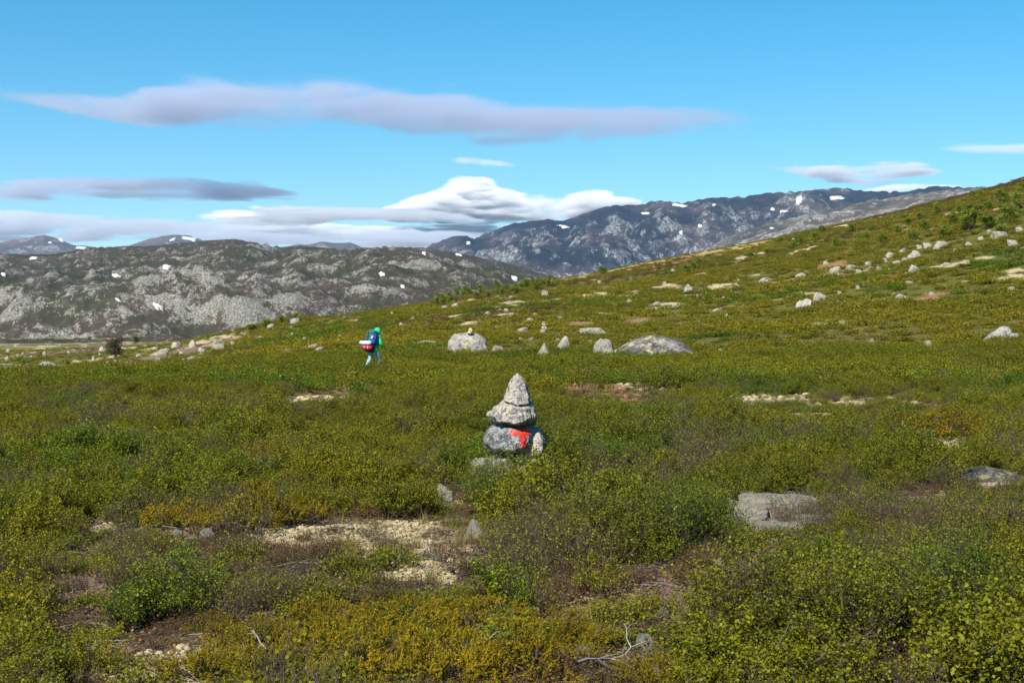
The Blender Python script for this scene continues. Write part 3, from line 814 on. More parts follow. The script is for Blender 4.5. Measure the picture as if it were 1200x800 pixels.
bo = rock_mesh('boulder', [(-1, -.1, .2, .85), (-.6, -.2, .9, .86), (.1, -.2, 1, .8), (.8, -.2, .6, .9), (1, 0, 0, .9), (0, -1, .15, .7), (0, 1, .2, .7), (0, 0, -1, .6)], M_PALE, 4, 0.05, 47)
place_rock('boulder', 708, 406, 27, 21, 'squat yellowish block of rock left of the dark dome boulder', bo, 'boulder', G_B, rz=0, tilt=0)
bo = rock_mesh('boulder', [(-.5, -.2, .9, .55), (.15, -.2, 1, .75), (1, -.2, .25, .8), (.75, -.3, .6, .85), (-1, 0, .1, 1.1), (0, -1, .2, .6), (0, 1, .2, .6), (0, 0, -1, .5)], M_ROCK, 4, 0.07, 53)
place_rock('boulder', 1176, 390, 40, 20, 'grey wedge boulder at the right edge of the heath', bo, 'boulder', None, rz=0, tilt=0)

LISTED = [  # px, py, w, h, family, label
    (1191, 394, 14, 10, 'rock', 'small dark stone against the foot of the grey wedge boulder'),
    (511, 415, 11, 6, 'pale', 'small pale stone just left of the big rounded boulder'),
    (582, 409, 20, 9, 'rock', 'flat grey stone just right of the big rounded boulder'),
    (598, 411, 9, 6, 'rock', None), (610, 410, 11, 6, 'rock', 'round brownish stone left of the cone shaped boulder'),
    (693, 387, 34, 7, 'pale', 'long flat pale slab on the slope above the yellowish block'),
    (826, 413, 10, 6, 'pale', 'little pale stone touching the right end of the dark dome boulder'),
    (846, 411, 17, 7, 'rock', 'left one of the two flat stones right of the dark dome'), (864, 412, 17, 5, 'pale', 'right one of the two flat stones right of the dark dome'),
    (886, 411, 9, 4, 'pale', None), (716, 416, 9, 5, 'pale', None), (678, 405, 10, 4, 'pale', None),
    (942, 355, 22, 12, 'rock', 'pale boulder in the mid right slope, left one of a pair'), (961, 347, 16, 11, 'pale', 'yellowish boulder in the mid right slope, right one of a pair'),
    (939, 322, 14, 6, 'pale', 'lone pale boulder left of the scree on the right slope'), (968, 307, 7, 4, 'pale', None), (981, 316, 18, 9, 'pale', 'first big block at the left end of the scree'),
    (997, 312, 12, 5, 'pale', None), (1018, 308, 10, 5, 'pale', None), (1045, 298, 14, 6, 'pale', None), (1058, 293, 9, 5, 'pale', None), (1072, 297, 17, 8, 'pale', 'broad pale block in the middle of the scree'),
    (1104, 286, 20, 9, 'pale', 'largest white block at the upper end of the middle scree'), (1088, 287, 12, 6, 'pale', None), (1078, 289, 8, 5, 'pale', None), (1173, 274, 21, 8, 'pale', 'long white block in the upper scree by the birch scrub'), (1189, 284, 16, 9, 'pale', 'white block at the right edge below the birch scrub'),
    (1071, 313, 14, 8, 'rock', 'brownish block at the lower edge of the scree'), (1051, 307, 12, 5, 'pale', None), (1038, 304, 6, 5, 'pale', None), (1056, 347, 18, 8, 'pale', 'lone pale boulder on the open grass of the right slope'),
    (982, 353, 6, 4, 'pale', None), (1066, 330, 10, 4, 'pale', None), (1185, 338, 12, 5, 'rock', 'small grey boulder at the right edge half way up the slope'), (1092, 343, 8, 3, 'pale', None), (1089, 402, 11, 9, 'pale', 'small pointed pale boulder left of the grey wedge boulder'),
    (979, 406, 16, 6, 'pale', 'low white stone in the heath below the mid right pair'), (1021, 399, 7, 6, 'rock', None), (1123, 404, 16, 4, 'pale', None), (898, 327, 18, 4, 'pale', None), (862, 343, 6, 3, 'pale', None), (1006, 336, 6, 4, 'pale', None),
    (1097, 290, 8, 4, 'pale', None), (1030, 313, 7, 4, 'pale', None), (1044, 316, 6, 4, 'rock', None), (1060, 303, 8, 4, 'pale', None), (1120, 292, 7, 4, 'pale', None), (1135, 285, 8, 4, 'pale', None), (1150, 279, 9, 5, 'pale', None), (1160, 271, 8, 4, 'pale', None), (1195, 268, 10, 5, 'pale', None), (1110, 309, 12, 4, 'pale', None), (1007, 317, 8, 4, 'pale', None), (1127, 281, 6, 4, 'pale', None),
    (225, 402, 11, 8, 'rock', 'tallest pale rock in the left knoll field'), (205, 404, 15, 7, 'pale', 'broad pale rock at the left of the knoll field'), (236, 410, 10, 7, 'rock', 'grey rock just left of the dark block on the knoll'), (255, 406, 17, 9, 'rock', 'dark grey block among pale stones on the left knoll'), (253, 400, 9, 4, 'pale', None), (273, 402, 7, 5, 'pale', None), (213, 413, 8, 4, 'pale', None), (222, 420, 21, 5, 'pale', 'long flat pale rock at the foot of the knoll field'), (255, 420, 13, 6, 'pale', 'rusty pale rock at the right foot of the knoll field'),
    (190, 412, 20, 7, 'pale', 'broad low rock right of the dark round tree'), (270, 395, 5, 4, 'rock', None), (283, 390, 4, 3, 'pale', None), (317, 382, 10, 6, 'pale', 'left one of two pale skyline boulders by the left bushes'), (345, 375, 11, 7, 'rock', 'right one of two pale skyline boulders by the left bushes'), (340, 383, 6, 3, 'pale', None), (343, 391, 5, 3, 'pale', None), (335, 410, 10, 6, 'pale', 'pale stone alone on the heath left of the hiker'), (358, 396, 6, 4, 'pale', None), (352, 424, 8, 4, 'pale', None), (366, 404, 14, 4, 'pale', None), (374, 408, 12, 5, 'pale', None), (383, 413, 9, 6, 'pale', None), (403, 372, 6, 3, 'pale', None), (417, 376, 7, 4, 'pale', None), (305, 395, 5, 3, 'pale', None), (320, 401, 5, 3, 'pale', None),
    (310, 437, 17, 7, 'rock', 'grey stone alone in the near heath below the left knoll'),
    (109, 419, 6, 5, 'pale', None), (54, 427, 24, 6, 'pale', 'white rock heap on the near crest at the far left'), (119, 409, 8, 6, 'rock', None), (177, 395, 6, 5, 'pale', None), (9, 410, 7, 4, 'pale', None), (70, 404, 5, 4, 'pale', None), (56, 406, 6, 4, 'pale', None), (94, 397, 5, 3, 'pale', None), (19, 404, 6, 3, 'pale', None), (80, 412, 5, 3, 'pale', None), (109, 390, 6, 5, 'pale', None), (181, 408, 9, 3, 'pale', None), (162, 416, 7, 4, 'pale', None), (125, 424, 6, 3, 'pale', None), (135, 423, 6, 4, 'pale', None), (149, 425, 6, 3, 'pale', None), (160, 426, 6, 3, 'rock', None), (178, 425, 14, 3, 'pale', None), (185, 420, 8, 3, 'pale', None),
    (534, 357, 10, 5, 'pale', None), (523, 360, 12, 5, 'pale', None), (598, 349, 14, 5, 'pale', 'pale boulder on the slope under the willow thicket'), (583, 348, 7, 4, 'pale', None), (573, 354, 6, 4, 'pale', None), (594, 363, 7, 4, 'pale', None), (639, 343, 9, 7, 'pale', 'small upright pale boulder near the skyline right of the thicket'), (613, 385, 14, 4, 'pale', None), (562, 376, 6, 5, 'pale', None), (426, 363, 6, 3, 'pale', None), (450, 374, 7, 4, 'pale', None), (459, 367, 5, 4, 'pale', None), (484, 373, 6, 4, 'rock', None), (621, 374, 10, 4, 'pale', None), (580, 375, 6, 4, 'pale', None), (657, 372, 8, 4, 'pale', None), (737, 352, 7, 5, 'pale', None), (807, 337, 12, 9, 'pale', 'pale boulder on the green slope below the ochre ridge'), (770, 355, 10, 4, 'pale', None), (842, 362, 14, 3, 'pale', None), (720, 355, 6, 3, 'pale', None), (815, 382, 10, 3, 'pale', None), (661, 383, 6, 3, 'pale', None),
    (525, 392, 6, 3, 'pale', None), (480, 384, 6, 3, 'pale', None), (410, 388, 8, 3, 'pale', None), (398, 393, 7, 3, 'pale', None), (500, 377, 5, 3, 'pale', None), (470, 379, 5, 3, 'rock', None), (455, 382, 4, 3, 'pale', None)]
def zone_label(px, py):
    if px < 170: return 'small pale stone strewn on the low moor at far left', 'stones strewn on the left moor'
    if px < 300: return 'small pale stone among the bigger rocks of the left knoll', 'small stones on the left knoll'
    if px < 480: return 'small pale stone on the heath slope around and above the hiker', 'stones on the slope by the hiker'
    if px < 680: return 'small pale stone on the slope between the thicket and the boulder row', 'stones below the thicket'
    if px < 920: return 'small pale stone on the green slope below the ochre ridge', 'stones below the ochre ridge'
    if py < 330: return 'small white stone in the scree of the right slope', 'stones of the right scree'
    return 'small pale stone on the lower right slope below the scree', 'stones on the lower right slope'
for (px, py, w, h, fam, lab) in LISTED:
    zl, zg = zone_label(px, py)
    place_rock('rock' if w >= 9 else 'stone', px, py, w, max(h, 3.2), lab, cat='rock' if w >= 9 else 'stone', group=None if lab else zg, fam=fam)
# further stones too small to place one by one from sight
def more_stones():
    n = 0
    while n < 80:
        px = rr.uniform(0, 1200); py = rr.uniform(230, 420)
        if px < 330: py = rr.uniform(388, 424)
        x, y, z = hit(px, py)
        if y < 75 or y > 330: continue
        f = float(fbm(np.array(x / 22), np.array(y / 30), 3, 313))
        if f < rr.uniform(-0.2, 0.7): continue
        if px > 900 and py < 262: continue
        zl, zg = zone_label(px, py)
        w = rr.choice([2.5, 3, 3, 4, 4, 5, 6])
        place_rock('stone', px, py, w, w * rr.uniform(.5, .8), None, cat='stone', group=zg, fam='pale')
        n += 1
more_stones()
MARKS = [('the hiker', 436, 408), ('the dark dome boulder', 771, 407), ('the big rounded boulder', 547, 401), ('the cone shaped boulder', 638, 409), ('the squat yellowish block', 708, 405), ('the grey wedge boulder', 1176, 389), ('the mid slope boulder pair', 950, 351), ('the lone boulder on open grass', 1056, 347), ('the dark round tree', 135, 408), ('the white rock heap', 54, 427), ('the dark knoll block', 255, 406), ('the paired skyline boulders', 331, 379), ('the willow thicket', 575, 340), ('the tiny far cairn', 637, 386), ('the upright skyline boulder', 639, 343), ('the boulder under the ochre ridge', 807, 337), ('the left end block of the scree', 981, 316), ('the broad middle scree block', 1072, 297), ('the largest scree block', 1104, 286), ('the long upper scree block', 1173, 274), ('the pointed pale boulder', 1089, 402), ('the long flat slab', 693, 387), ('the broad low knoll rock', 190, 412), ('the low white stone', 979, 406), ('the two ochre ridge birches', 811, 317), ('the far left hill foot', 20, 400), ('the lone boulder left of the scree', 939, 322), ('the stone left of the hiker', 335, 410), ('the stone under the thicket', 598, 349), ('the right edge boulder', 1185, 338)]
name_by_landmark(ANON, MARKS, 'pale stone')

# foreground stones
bo = rock_mesh('rock', [(-.95, -.3, .5, .42), (.8, -.3, .75, .46), (.1, -.55, .8, .62), (-.35, -.9, .3, .5), (1, 0, .1, .7), (-1, 0, 0, .6), (0, 1, .3, .5), (0, 0, -1, .5)], make_stone('grey_pointed_rock', base=(0.20, 0.185, 0.175), light=(0.31, 0.28, 0.26), darkness=0.47, yellow=0.36, scale=1.6), 5, 0.14, 61, 24)
place_rock('rock', 557, 614, 32, 23, 'grey pointed rock at the right end of the lichen patch', bo, rz=0.2, tilt=0)
bo = rock_mesh('rock', [(-.9, -.3, .5, .6), (.3, -.4, .9, .55), (.9, -.1, .5, .7), (-.3, -.9, .5, .5), (0, -1, .2, .6), (0, 1, .3, .6), (-1, 0, 0, .9), (1, 0, 0, .9), (0, 0, -1, .5)], make_stone('yellow_lichen_rock', base=(0.15, 0.145, 0.14), light=(0.24, 0.235, 0.22), darkness=0.50, yellow=0.46, scale=1.5), 5, 0.15, 67, 24)
place_rock('rock', 519, 577, 37, 29, 'rock crusted with yellow lichen left of the cairn foot', bo, rz=0, tilt=0)
bo = rock_mesh('rock', [(-.3, -.2, 1, .34), (.3, -.2, 1, .36), (0, -.7, .7, .45), (-1, 0, .4, .9), (1, 0, .3, 1.0), (.7, -.7, .4, .9), (0, 1, .3, .8), (0, 0, -1, .4)], M_DARKROCK, 5, 0.06, 71)
place_rock('boulder', 1166, 554, 84, 13, 'low dark mossy boulder sunk in shrubs at the right edge', bo, 'boulder', rz=0.05, tilt=0)
for (px, py, w, h, lab, s) in [(852, 658, 24, 20, 'lichen spotted stone below the pink rock slab', 1), (878, 657, 20, 18, 'rounded grey stone beside the slab, right of the lichen spotted one', 2), (835, 664, 12, 8, 'small pink stone below the pink rock slab', 3), (884, 688, 0, 0, '', 0),
                               (778, 712, 16, 14, 'upper white stone in the gully between the bottom shrubs', 4), (757, 742, 22, 26, 'tall white stone in the gully between the bottom shrubs', 5), (703, 738, 22, 18, 'yellowish stone at the edge of the red litter patch', 6), (684, 756, 22, 12, 'brownish flat stone by the bleached branch', 7), (765, 775, 16, 18, 'lowest white stone in the gully at the bottom', 8),
                               (203, 622, 14, 8, 'left one of two bleached stones under the left juniper', 9), (240, 623, 18, 14, 'right one of two bleached stones under the left juniper', 10), (935, 650, 14, 10, 'small stone in the shrubs right of the pink slab', 12), (1140, 447, 0, 0, '', 0)]:
    if not w: continue
    h2 = min(h, 0.7 * w); py += (h - h2) / 2; w *= 1.3; h = h2 * 1.35; py -= h2 * 0.17
    place_rock('rock', px, py, w, h, lab, rock_mesh('rock', random_planes(random.Random(s), 1, .8, 1, 11), M_SLAB if s % 2 else M_PALE, 4, 0.12, 300 + s), tilt=0.1)

# pink slab let into the ground: several flat plates with cracks between them
def slab():
    x0, y0, z0 = hit(908, 612)
    r = empty('rock_slab', (x0, y0, z0))
    tag(r, 'flat pinkish bedrock slab with lichen between the right shrubs', 'rock')
    rs = random.Random(5)
    for (dx, dy, sx, sy, sz) in [(-.26, -.14, .17, .28, .12), (.02, -.42, .15, .24, .10), (.30, -.02, .19, .30, .13), (-.12, .50, .20, .30, .13), (.36, .82, .18, .30, .12), (-.30, .62, .15, .34, .11), (.12, 1.05, .26, .30, .12), (.55, .40, .15, .3, .10), (-.12, -.55, .14, .22, .09)]:
        pl = [(math.cos(a) + 0.0, math.sin(a), rs.uniform(.05, .3), rs.uniform(.85, 1.05)) for a in np.arange(0, 6.2, 1.05) + rs.uniform(0, 1)] + [(rs.uniform(-.08, .08), rs.uniform(-.1, .05), 1, 0.5), (0, 0, -1, .9)]
        me = rock_mesh('plate', pl, M_SLAB, 5, 0.10, rs.randint(0, 999), 20)
        gx, gy = x0 + dx, y0 + dy
        o = link('plate', me, r, loc=(dx, dy, float(ground_h(gx, gy)) - z0 + 0.01 + rs.uniform(0, .02)), rot=(rs.uniform(-.05, .05), rs.uniform(-.05, .05), rs.uniform(-.3, .3)), scale=(sx, sy, sz))
        ROCKS.append((gx, gy, min(sx, sy) * 0.55))
slab()

# ------------------------------------------------------------------ the cairn in the middle
def cairn():
    D = 15.6
    k = D / FPX
    cx = (604 - 600) * k
    z0 = float(ground_h(cx, D))
    r = empty('cairn', (cx, D, z0))
    tag(r, 'stack of grey stones with a red painted T mark in the middle of the heath', 'cairn')
    def at(px, py, dy=0.0): return ((px - 604) * k, dy, EYE + (HOR - py) * k - z0)
    def put(name, px, py, dy, planes, mat, seed, rough=0.055, rot=(0, 0, 0), lab=None, sharp=16):
        me = rock_mesh(name, [(p[0], p[1], p[2], p[3] * k) for p in planes], mat, 6, rough, seed, sharp)
        o = link(name, me, r, loc=at(px, py, dy), rot=rot)
        if lab: o['label'] = lab
        return o
    # faces: normal and distance in picture pixels from the stone's middle
    put('stone', 606.5, 459, 0.0, [(-.97, -.25, .22, 12.6), (-.75, -.15, .60, 14.0), (.93, -.2, .36, 11.6), (.72, -.1, .62, 15.0), (.35, -.9, .30, 9.0), (-.55, -.8, .22, 10.5), (0, 1, .3, 11), (-.1, .05, -1, 13.0), (.95, 0, -.1, 14.5), (.1, -.2, 1, 21.0), (-.8, .6, .3, 12)], M_CAIRN, 501, 0.08, lab='pointed top stone')
    put('stone', 603.5, 486.5, 0.0, [(-.68, -.2, .76, 19.5), (-.92, -.25, -.42, 25), (0.05, -.25, 1, 14.2), (.84, -.2, .48, 21.5), (1, 0, 0, 25.5), (.45, -.3, -.9, 16), (-.2, -.15, -1, 12.5), (0, -.95, .35, 19), (-.6, -.8, .2, 21), (.6, -.8, .1, 21), (0, 1, .2, 20)], M_CAIRN, 507, 0.085, lab='second stone from the top')
    put('stone', 598, 515.5, 0.0, [(-1, -.1, .05, 30), (-.80, -.2, .62, 25), (-.25, -.2, 1, 17.5), (.25, -.2, 1, 18.2), (.95, -.25, .25, 27.5), (1, 0, -.2, 27), (.6, -.3, -.8, 22.5), (-.75, -.2, -.7, 24.5), (0, -.2, -1, 15.5), (0, -1, .12, 20), (-.7, -.75, .1, 26), (.65, -.75, .15, 24), (0, 1, 0, 22)], M_PAINTED, 513, 0.055, lab='grey stone with the red T mark', sharp=11)
    put('stone', 626, 518, 0.09, [(-1, 0, 0, 12), (.9, -.2, .5, 11.5), (1, -.1, -.2, 12.5), (.1, -.2, 1, 13.5), (0, -1, .2, 12), (0, 1, 0, 12), (.2, 0, -1, 15), (-.5, -.6, .7, 13)], M_CAIRN, 519, 0.07, lab='stone leaning behind the painted one')
    put('stone', 568, 551, -0.02, [(-.8, -.2, .55, 16), (-.1, -.2, 1, 12), (.6, -.2, .7, 15), (1, 0, 0, 17), (-1, 0, -.2, 18), (0, -1, .2, 14), (0, 1, 0, 14), (0, 0, -1, 14)], M_BASE, 523, 0.10)
    put('stone', 592, 548, -0.12, [(-.9, -.2, .3, 10), (.9, -.2, .3, 10), (0, -.3, 1, 10), (0, -1, .1, 10), (0, 1, 0, 11), (0, 0, -1, 14)], M_BASE, 527, 0.10)
    put('stone', 604, 549, 0.10, [(-.9, -.2, .3, 26), (.9, -.2, .3, 26), (0, -.3, 1, 17), (0, -1, .1, 16), (0, 1, 0, 20), (0, 0, -1, 20)], M_BASE, 529, 0.09)
    put('stone', 629, 547, -0.05, [(-.9, -.2, .5, 10), (.9, -.2, .5, 9), (0, -.3, 1, 8.5), (0, -1, .1, 10), (0, 1, 0, 11), (0, 0, -1, 14)], M_BASE, 531, 0.09)
    ROCKS.append((cx, D, 0.30))
cairn()

# far small cairn and the little stone pile on the big boulder
def small_cairn(px, py, sizes, label, mat, lift=0.0, at=None):
    x, y, z = at or hit(px, py)
    r = empty('cairn', (x, y, z)); tag(r, label, 'cairn')
    k = y / FPX; zz = 0.0
    for i, (w, h, dx) in enumerate(sizes):
        me = rock_mesh('stone', random_planes(random.Random(90 + i + int(px)), w * k / 2, w * k / 2.4, h * k / 2, 9), mat, 3, 0.06, 700 + i)
        link('stone', me, r, loc=(dx * k, 0, zz + h * k * 0.42)); zz += h * k * 0.82
    return r
small_cairn(637, 391, [(10, 6, 0), (7, 5, .4), (4.5, 6, .2)], 'tiny pale cairn on the slope behind the boulder row', M_PALE)
b = bpy.data.objects['boulder']
bpy.context.view_layer.update()
zb = max((b.matrix_world @ v.co).z for v in b.data.vertices)
small_cairn(551, 390, [(8, 3.5, 0), (5, 4, .3)], 'little orange stone pile on top of the big rounded boulder', M_ORANGE, at=((551 - 600) / FPX * b.location.y, b.location.y, zb - 0.06))

# ------------------------------------------------------------------ the hiker
def cloth(name, col, rough=0.8, scale=40.0, var=0.25):
    m = NT(name)
    n = m.noise(m.objco(), scale, 4, 0.6); b = m.noise(m.objco(), 9, 3, 0.6)
    c = m.mix(m.step(m.math('ADD', m.math('MULTIPLY', n, .4), m.math('MULTIPLY', b, .6)), 0.4, 0.62), tuple(q * (1 - var) for q in col), tuple(min(q * (1 + var), 1) for q in col))
    m.principled(c, rough, m.bump(b, 0.5, 0.03), 0.3)
    return m.mat
M_JACKET = cloth('green_jacket_cloth', (0.008, 0.50, 0.12)); M_TROUSER = cloth('pale_blue_grey_trousers', (0.22, 0.36, 0.40)); M_SKIN = cloth('skin', (0.42, 0.25, 0.18), 0.6, 40, .08)
M_BOOT = cloth('boot_leather', (0.05, 0.045, 0.04)); M_GLOVE = cloth('dark_glove', (0.02, 0.02, 0.03)); M_HAIR = cloth('brown_hair', (0.06, 0.04, 0.025))
M_TEAL = cloth('teal_pack_cloth', (0.006, 0.11, 0.12)); M_NAVY = cloth('blue_pack_cloth', (0.012, 0.025, 0.26)); M_BLACKP = cloth('dark_pack_cloth', (0.006, 0.022, 0.028)); M_REDBAG = cloth('red_bag_cloth', (0.55, 0.008, 0.035)); M_STRAP = cloth('pale_green_strap', (0.35, 0.45, 0.16)); M_MATF = cloth('silver_foam', (0.52, 0.54, 0.66), 0.35, 60, .1); M_GREYP = cloth('grey_pocket', (0.45, 0.40, 0.40))

def skin_mesh(name, joints, bones, mat, root=0, sub=2):
    """joints {name: (x, y, z, rx, ry)}; grows one continuous surface round the bones"""
    keys = list(joints)
    me = bpy.data.meshes.new(name); me.from_pydata([joints[k][:3] for k in keys], [(keys.index(a), keys.index(b)) for a, b in bones], [])
    o = bpy.data.objects.new(name, me); COL.objects.link(o)
    o.modifiers.new('skin', 'SKIN'); sm = o.modifiers.new('sub', 'SUBSURF'); sm.levels = sub; sm.render_levels = sub
    if not me.skin_vertices: me.skin_vertices.new()
    sk = me.skin_vertices[0].data
    for i, k in enumerate(keys):
        j = joints[k]; sk[i].radius = (j[3], j[4] if len(j) > 4 else j[3]); sk[i].use_root = (i == root)
    bpy.context.view_layer.update()
    dg = bpy.context.evaluated_depsgraph_get()
    out = bpy.data.meshes.new_from_object(o.evaluated_get(dg)); out.name = name
    bpy.data.objects.remove(o)
    out.materials.clear(); out.materials.append(mat)
    for p in out.polygons: p.use_smooth = True
    return out

def rounded_box(name, sx, sy, sz, mat, bevel=0.04, taper=0.0, seed=0):
    bm = bmesh.new(); bmesh.ops.create_cube(bm, size=1)
    for v in bm.verts:
        f = 1 - taper * (v.co.z + 0.5)
        v.co = Vector((v.co.x * sx * f, v.co.y * sy * f, v.co.z * sz))
    bmesh.ops.bevel(bm, geom=list(bm.edges), offset=bevel, segments=3, profile=0.6, affect='EDGES')
    bmesh.ops.subdivide_edges(bm, edges=list(bm.edges), cuts=1, use_grid_fill=True)
    rs = np.random.default_rng(seed)
    for v in bm.verts: v.co += Vector(rs.normal(size=3) * 0.004)
    me = bpy.data.meshes.new(name); bm.to_mesh(me); bm.free(); me.materials.append(mat)
    for p in me.polygons: p.use_smooth = True
    return me
def roll(name, r, L, mat, seg=20, spiral=False):
    bm = bmesh.new(); bmesh.ops.create_cone(bm, cap_ends=True, segments=seg, radius1=r, radius2=r, depth=L)
    bmesh.ops.bevel(bm, geom=[e for e in bm.edges if abs(e.verts[0].co.z - e.verts[1].co.z) < 1e-5], offset=r * 0.22, segments=2, affect='EDGES')
    bmesh.ops.rotate(bm, verts=bm.verts, matrix=Matrix.Rotation(math.pi / 2, 3, 'Y'))
    me = bpy.data.meshes.new(name); bm.to_mesh(me); bm.free(); me.materials.append(mat)
    for p in me.polygons: p.use_smooth = True
    return me

def hiker():
    D = 56.0
    X = (438 - 600) / FPX * D
    z0 = float(ground_h(X, D))
    HEAD = R(-40)               # walks away from the camera, turned to the right
    r = empty('person', (X, D, z0), HEAD)
    tag(r, 'hiker in a green hooded jacket and grey blue trousers walking away across the heath', 'person')
    # local frame: +Y forward, +X right. Mid-stride, leaning forward under the load
    J = {'pelvis': (0, -0.02, 0.90, .145, .115), 'waist': (0, 0.02, 1.05, .13, .10), 'chest': (0, 0.10, 1.25, .155, .115), 'neck': (0, 0.17, 1.41, .055), 'head0': (0, 0.20, 1.49, .08, .09), 'head1': (0, 0.225, 1.58, .085, .095), 'crown': (0, 0.215, 1.65, .06, .065),
         'sl': (-.185, 0.11, 1.34, .06), 'el': (-.27, 0.06, 1.08, .043), 'wl': (-.25, 0.24, 0.92, .030), 'sr': (.185, 0.12, 1.34, .06), 'er': (.28, 0.10, 1.08, .043), 'wr': (.29, 0.30, 0.94, .030),
         'hl': (-.10, -.02, .86, .085), 'kl': (-.105, -.10, .48, .058), 'al': (-.105, -.34, .14, .040), 'tl': (-.105, -.22, .04, .035), 'hr': (.10, 0, .86, .085), 'kr': (.105, .20, .49, .058), 'ar': (.105, .14, .10, .040), 'tr': (.105, .29, .035, .035)}
    for s, sg in (('l', -1), ('r', 1)):
        w = np.array(J['w' + s][:3]); e = np.array(J['e' + s][:3]); d = (w - e) / np.linalg.norm(w - e)
        pc = w + d * 0.06; J['p' + s] = (*pc, .030, .018)
        for k, (off, ln) in enumerate([(-.025, .070), (-.008, .082), (.009, .078), (.025, .062)]):
            side = np.array([0.2 * off, off, 0.35 * off]); b0 = pc + d * 0.028 + side; b1 = b0 + d * ln * .5 + np.array([-sg * .008, 0, -.012]); b2 = b1 + d * ln * .3 + np.array([-sg * .022, 0, -.03])
            J['f%s%da' % (s, k)] = (*b0, .0095); J['f%s%db' % (s, k)] = (*b1, .0088); J['f%s%dc' % (s, k)] = (*b2, .008)
        t0 = w + d * 0.035 + np.array([-sg * .02, .02, .01]); t1 = t0 + d * .03 + np.array([-sg * .02, .012, 0]); J['t%s0' % s] = (*t0, .011); J['t%s1' % s] = (*t1, .0095)
    bones = [('pelvis', 'waist'), ('waist', 'chest'), ('chest', 'neck'), ('neck', 'head0'), ('head0', 'head1'), ('head1', 'crown')]
    for s in 'lr':
        bones += [('chest', 's' + s), ('s' + s, 'e' + s), ('e' + s, 'w' + s), ('w' + s, 'p' + s), ('pelvis', 'h' + s), ('h' + s, 'k' + s), ('k' + s, 'a' + s), ('a' + s, 't' + s), ('w' + s, 't%s0' % s), ('t%s0' % s, 't%s1' % s)]
        for k in range(4): bones += [('p' + s, 'f%s%da' % (s, k)), ('f%s%da' % (s, k), 'f%s%db' % (s, k)), ('f%s%db' % (s, k), 'f%s%dc' % (s, k))]
    link('body', skin_mesh('body', J, bones, M_SKIN), r)
    nose = link('nose', rock_mesh('nose', [(0, 1, .2, .022), (1, .4, 0, .014), (-1, .4, 0, .014), (0, .3, 1, .03), (0, 0, -1, .02), (0, -1, 0, .02)], M_SKIN, 3, 0, 0), r, loc=(0, 0.325, 1.56))
    for sx in (-.035, .035): link('eye', rock_mesh('eye', [(1, 0, 0, .012), (-1, 0, 0, .012), (0, 1, 0, .01), (0, -1, 0, .01), (0, 0, 1, .009), (0, 0, -1, .009)], M_GLOVE, 2, 0, 0), r, loc=(sx, 0.308, 1.585))
    link('mouth', rock_mesh('mouth', [(1, 0, 0, .026), (-1, 0, 0, .026), (0, 1, 0, .008), (0, -1, 0, .008), (0, 0, 1, .007), (0, 0, -1, .007)], cloth('lips', (.35, .12, .1)), 2, 0, 0), r, loc=(0, 0.305, 1.515))
    grow = lambda k, q: (*J[k][:3], J[k][3] * q, (J[k][4] if len(J[k]) > 4 else J[k][3]) * q)
    jk = {'hem': (0, -.02, .82, .19, .15), 'pelvis': (0, -.02, .90, .18, .145), 'waist': grow('waist', 1.3), 'chest': grow('chest', 1.22), 'collar': (0, .16, 1.42, .095, .095)}
    jb = [('hem', 'pelvis'), ('pelvis', 'waist'), ('waist', 'chest'), ('chest', 'collar')]
    for s in 'lr':
        jk['s' + s] = grow('s' + s, 1.4); jk['e' + s] = grow('e' + s, 1.55)
        w = np.array(J['w' + s][:3]); e = np.array(J['e' + s][:3]); jk['w' + s] = (*(w * .97 + e * .03), .042)
        jb += [('chest', 's' + s), ('s' + s, 'e' + s), ('e' + s, 'w' + s)]
    jacket = link('jacket', skin_mesh('jacket', jk, jb, M_JACKET, root=1), r)
    # hood: a shell open at the face
    bm = bmesh.new(); bmesh.ops.create_uvsphere(bm, u_segments=24, v_segments=16, radius=1)
    for v in bm.verts: v.co = Vector((v.co.x * .135, v.co.y * .150 - 0.03 * max(0, -v.co.z), v.co.z * .165))
    kill = [v for v in bm.verts if v.co.y > 0.085 and v.co.z < 0.07]
    bmesh.ops.delete(bm, geom=kill, context='VERTS')
    bmesh.ops.solidify(bm, geom=list(bm.faces), thickness=0.012)
    me = bpy.data.meshes.new('hood'); bm.to_mesh(me); bm.free(); me.materials.append(M_JACKET)
    for p in me.polygons: p.use_smooth = True
    link('hood', me, r, loc=(0, .20, 1.565), rot=(R(-14), 0, 0))
    tk = {'top': (0, -.02, .96, .15, .12), 'pelvis': (0, -.02, .88, .165, .135)}; tb = [('top', 'pelvis')]
    for s in 'lr':
        tk['h' + s] = (*J['h' + s][:3], .115); tk['k' + s] = (*J['k' + s][:3], .085); tk['a' + s] = (*J['a' + s][:3], .068)
        tb += [('pelvis', 'h' + s), ('h' + s, 'k' + s), ('k' + s, 'a' + s)]
    link('trousers', skin_mesh('trousers', tk, tb, M_TROUSER, root=1), r)
    for s in 'lr':
        a = J['a' + s]; t = J['t' + s]; h = {'a': (a[0], a[1], a[2] + .06, .058), 'b': (a[0], a[1] - .01, a[2] - .045, .055), 'c': (t[0], t[1], t[2] + .01, .045), 'd': (t[0], t[1] + .05, t[2] + .01, .035)}
        link('boot', skin_mesh('boot', h, [('a', 'b'), ('b', 'c'), ('c', 'd')], M_BOOT, root=1), r)
        g = np.array(J['p' + s][:3]); 
    # ---- the pack on the back
    f = Matrix.Translation((X, D, z0)) @ Matrix.Rotation(HEAD, 4, 'Z')
    def W(p): return f @ Vector(p)
    lean = R(-16)
    p = empty('backpack', W((0, -.17, .81)), HEAD); p.rotation_euler = (lean, 0, HEAD)
    tag(p, 'teal and blue hiking backpack on the back of the hiker', 'backpack')
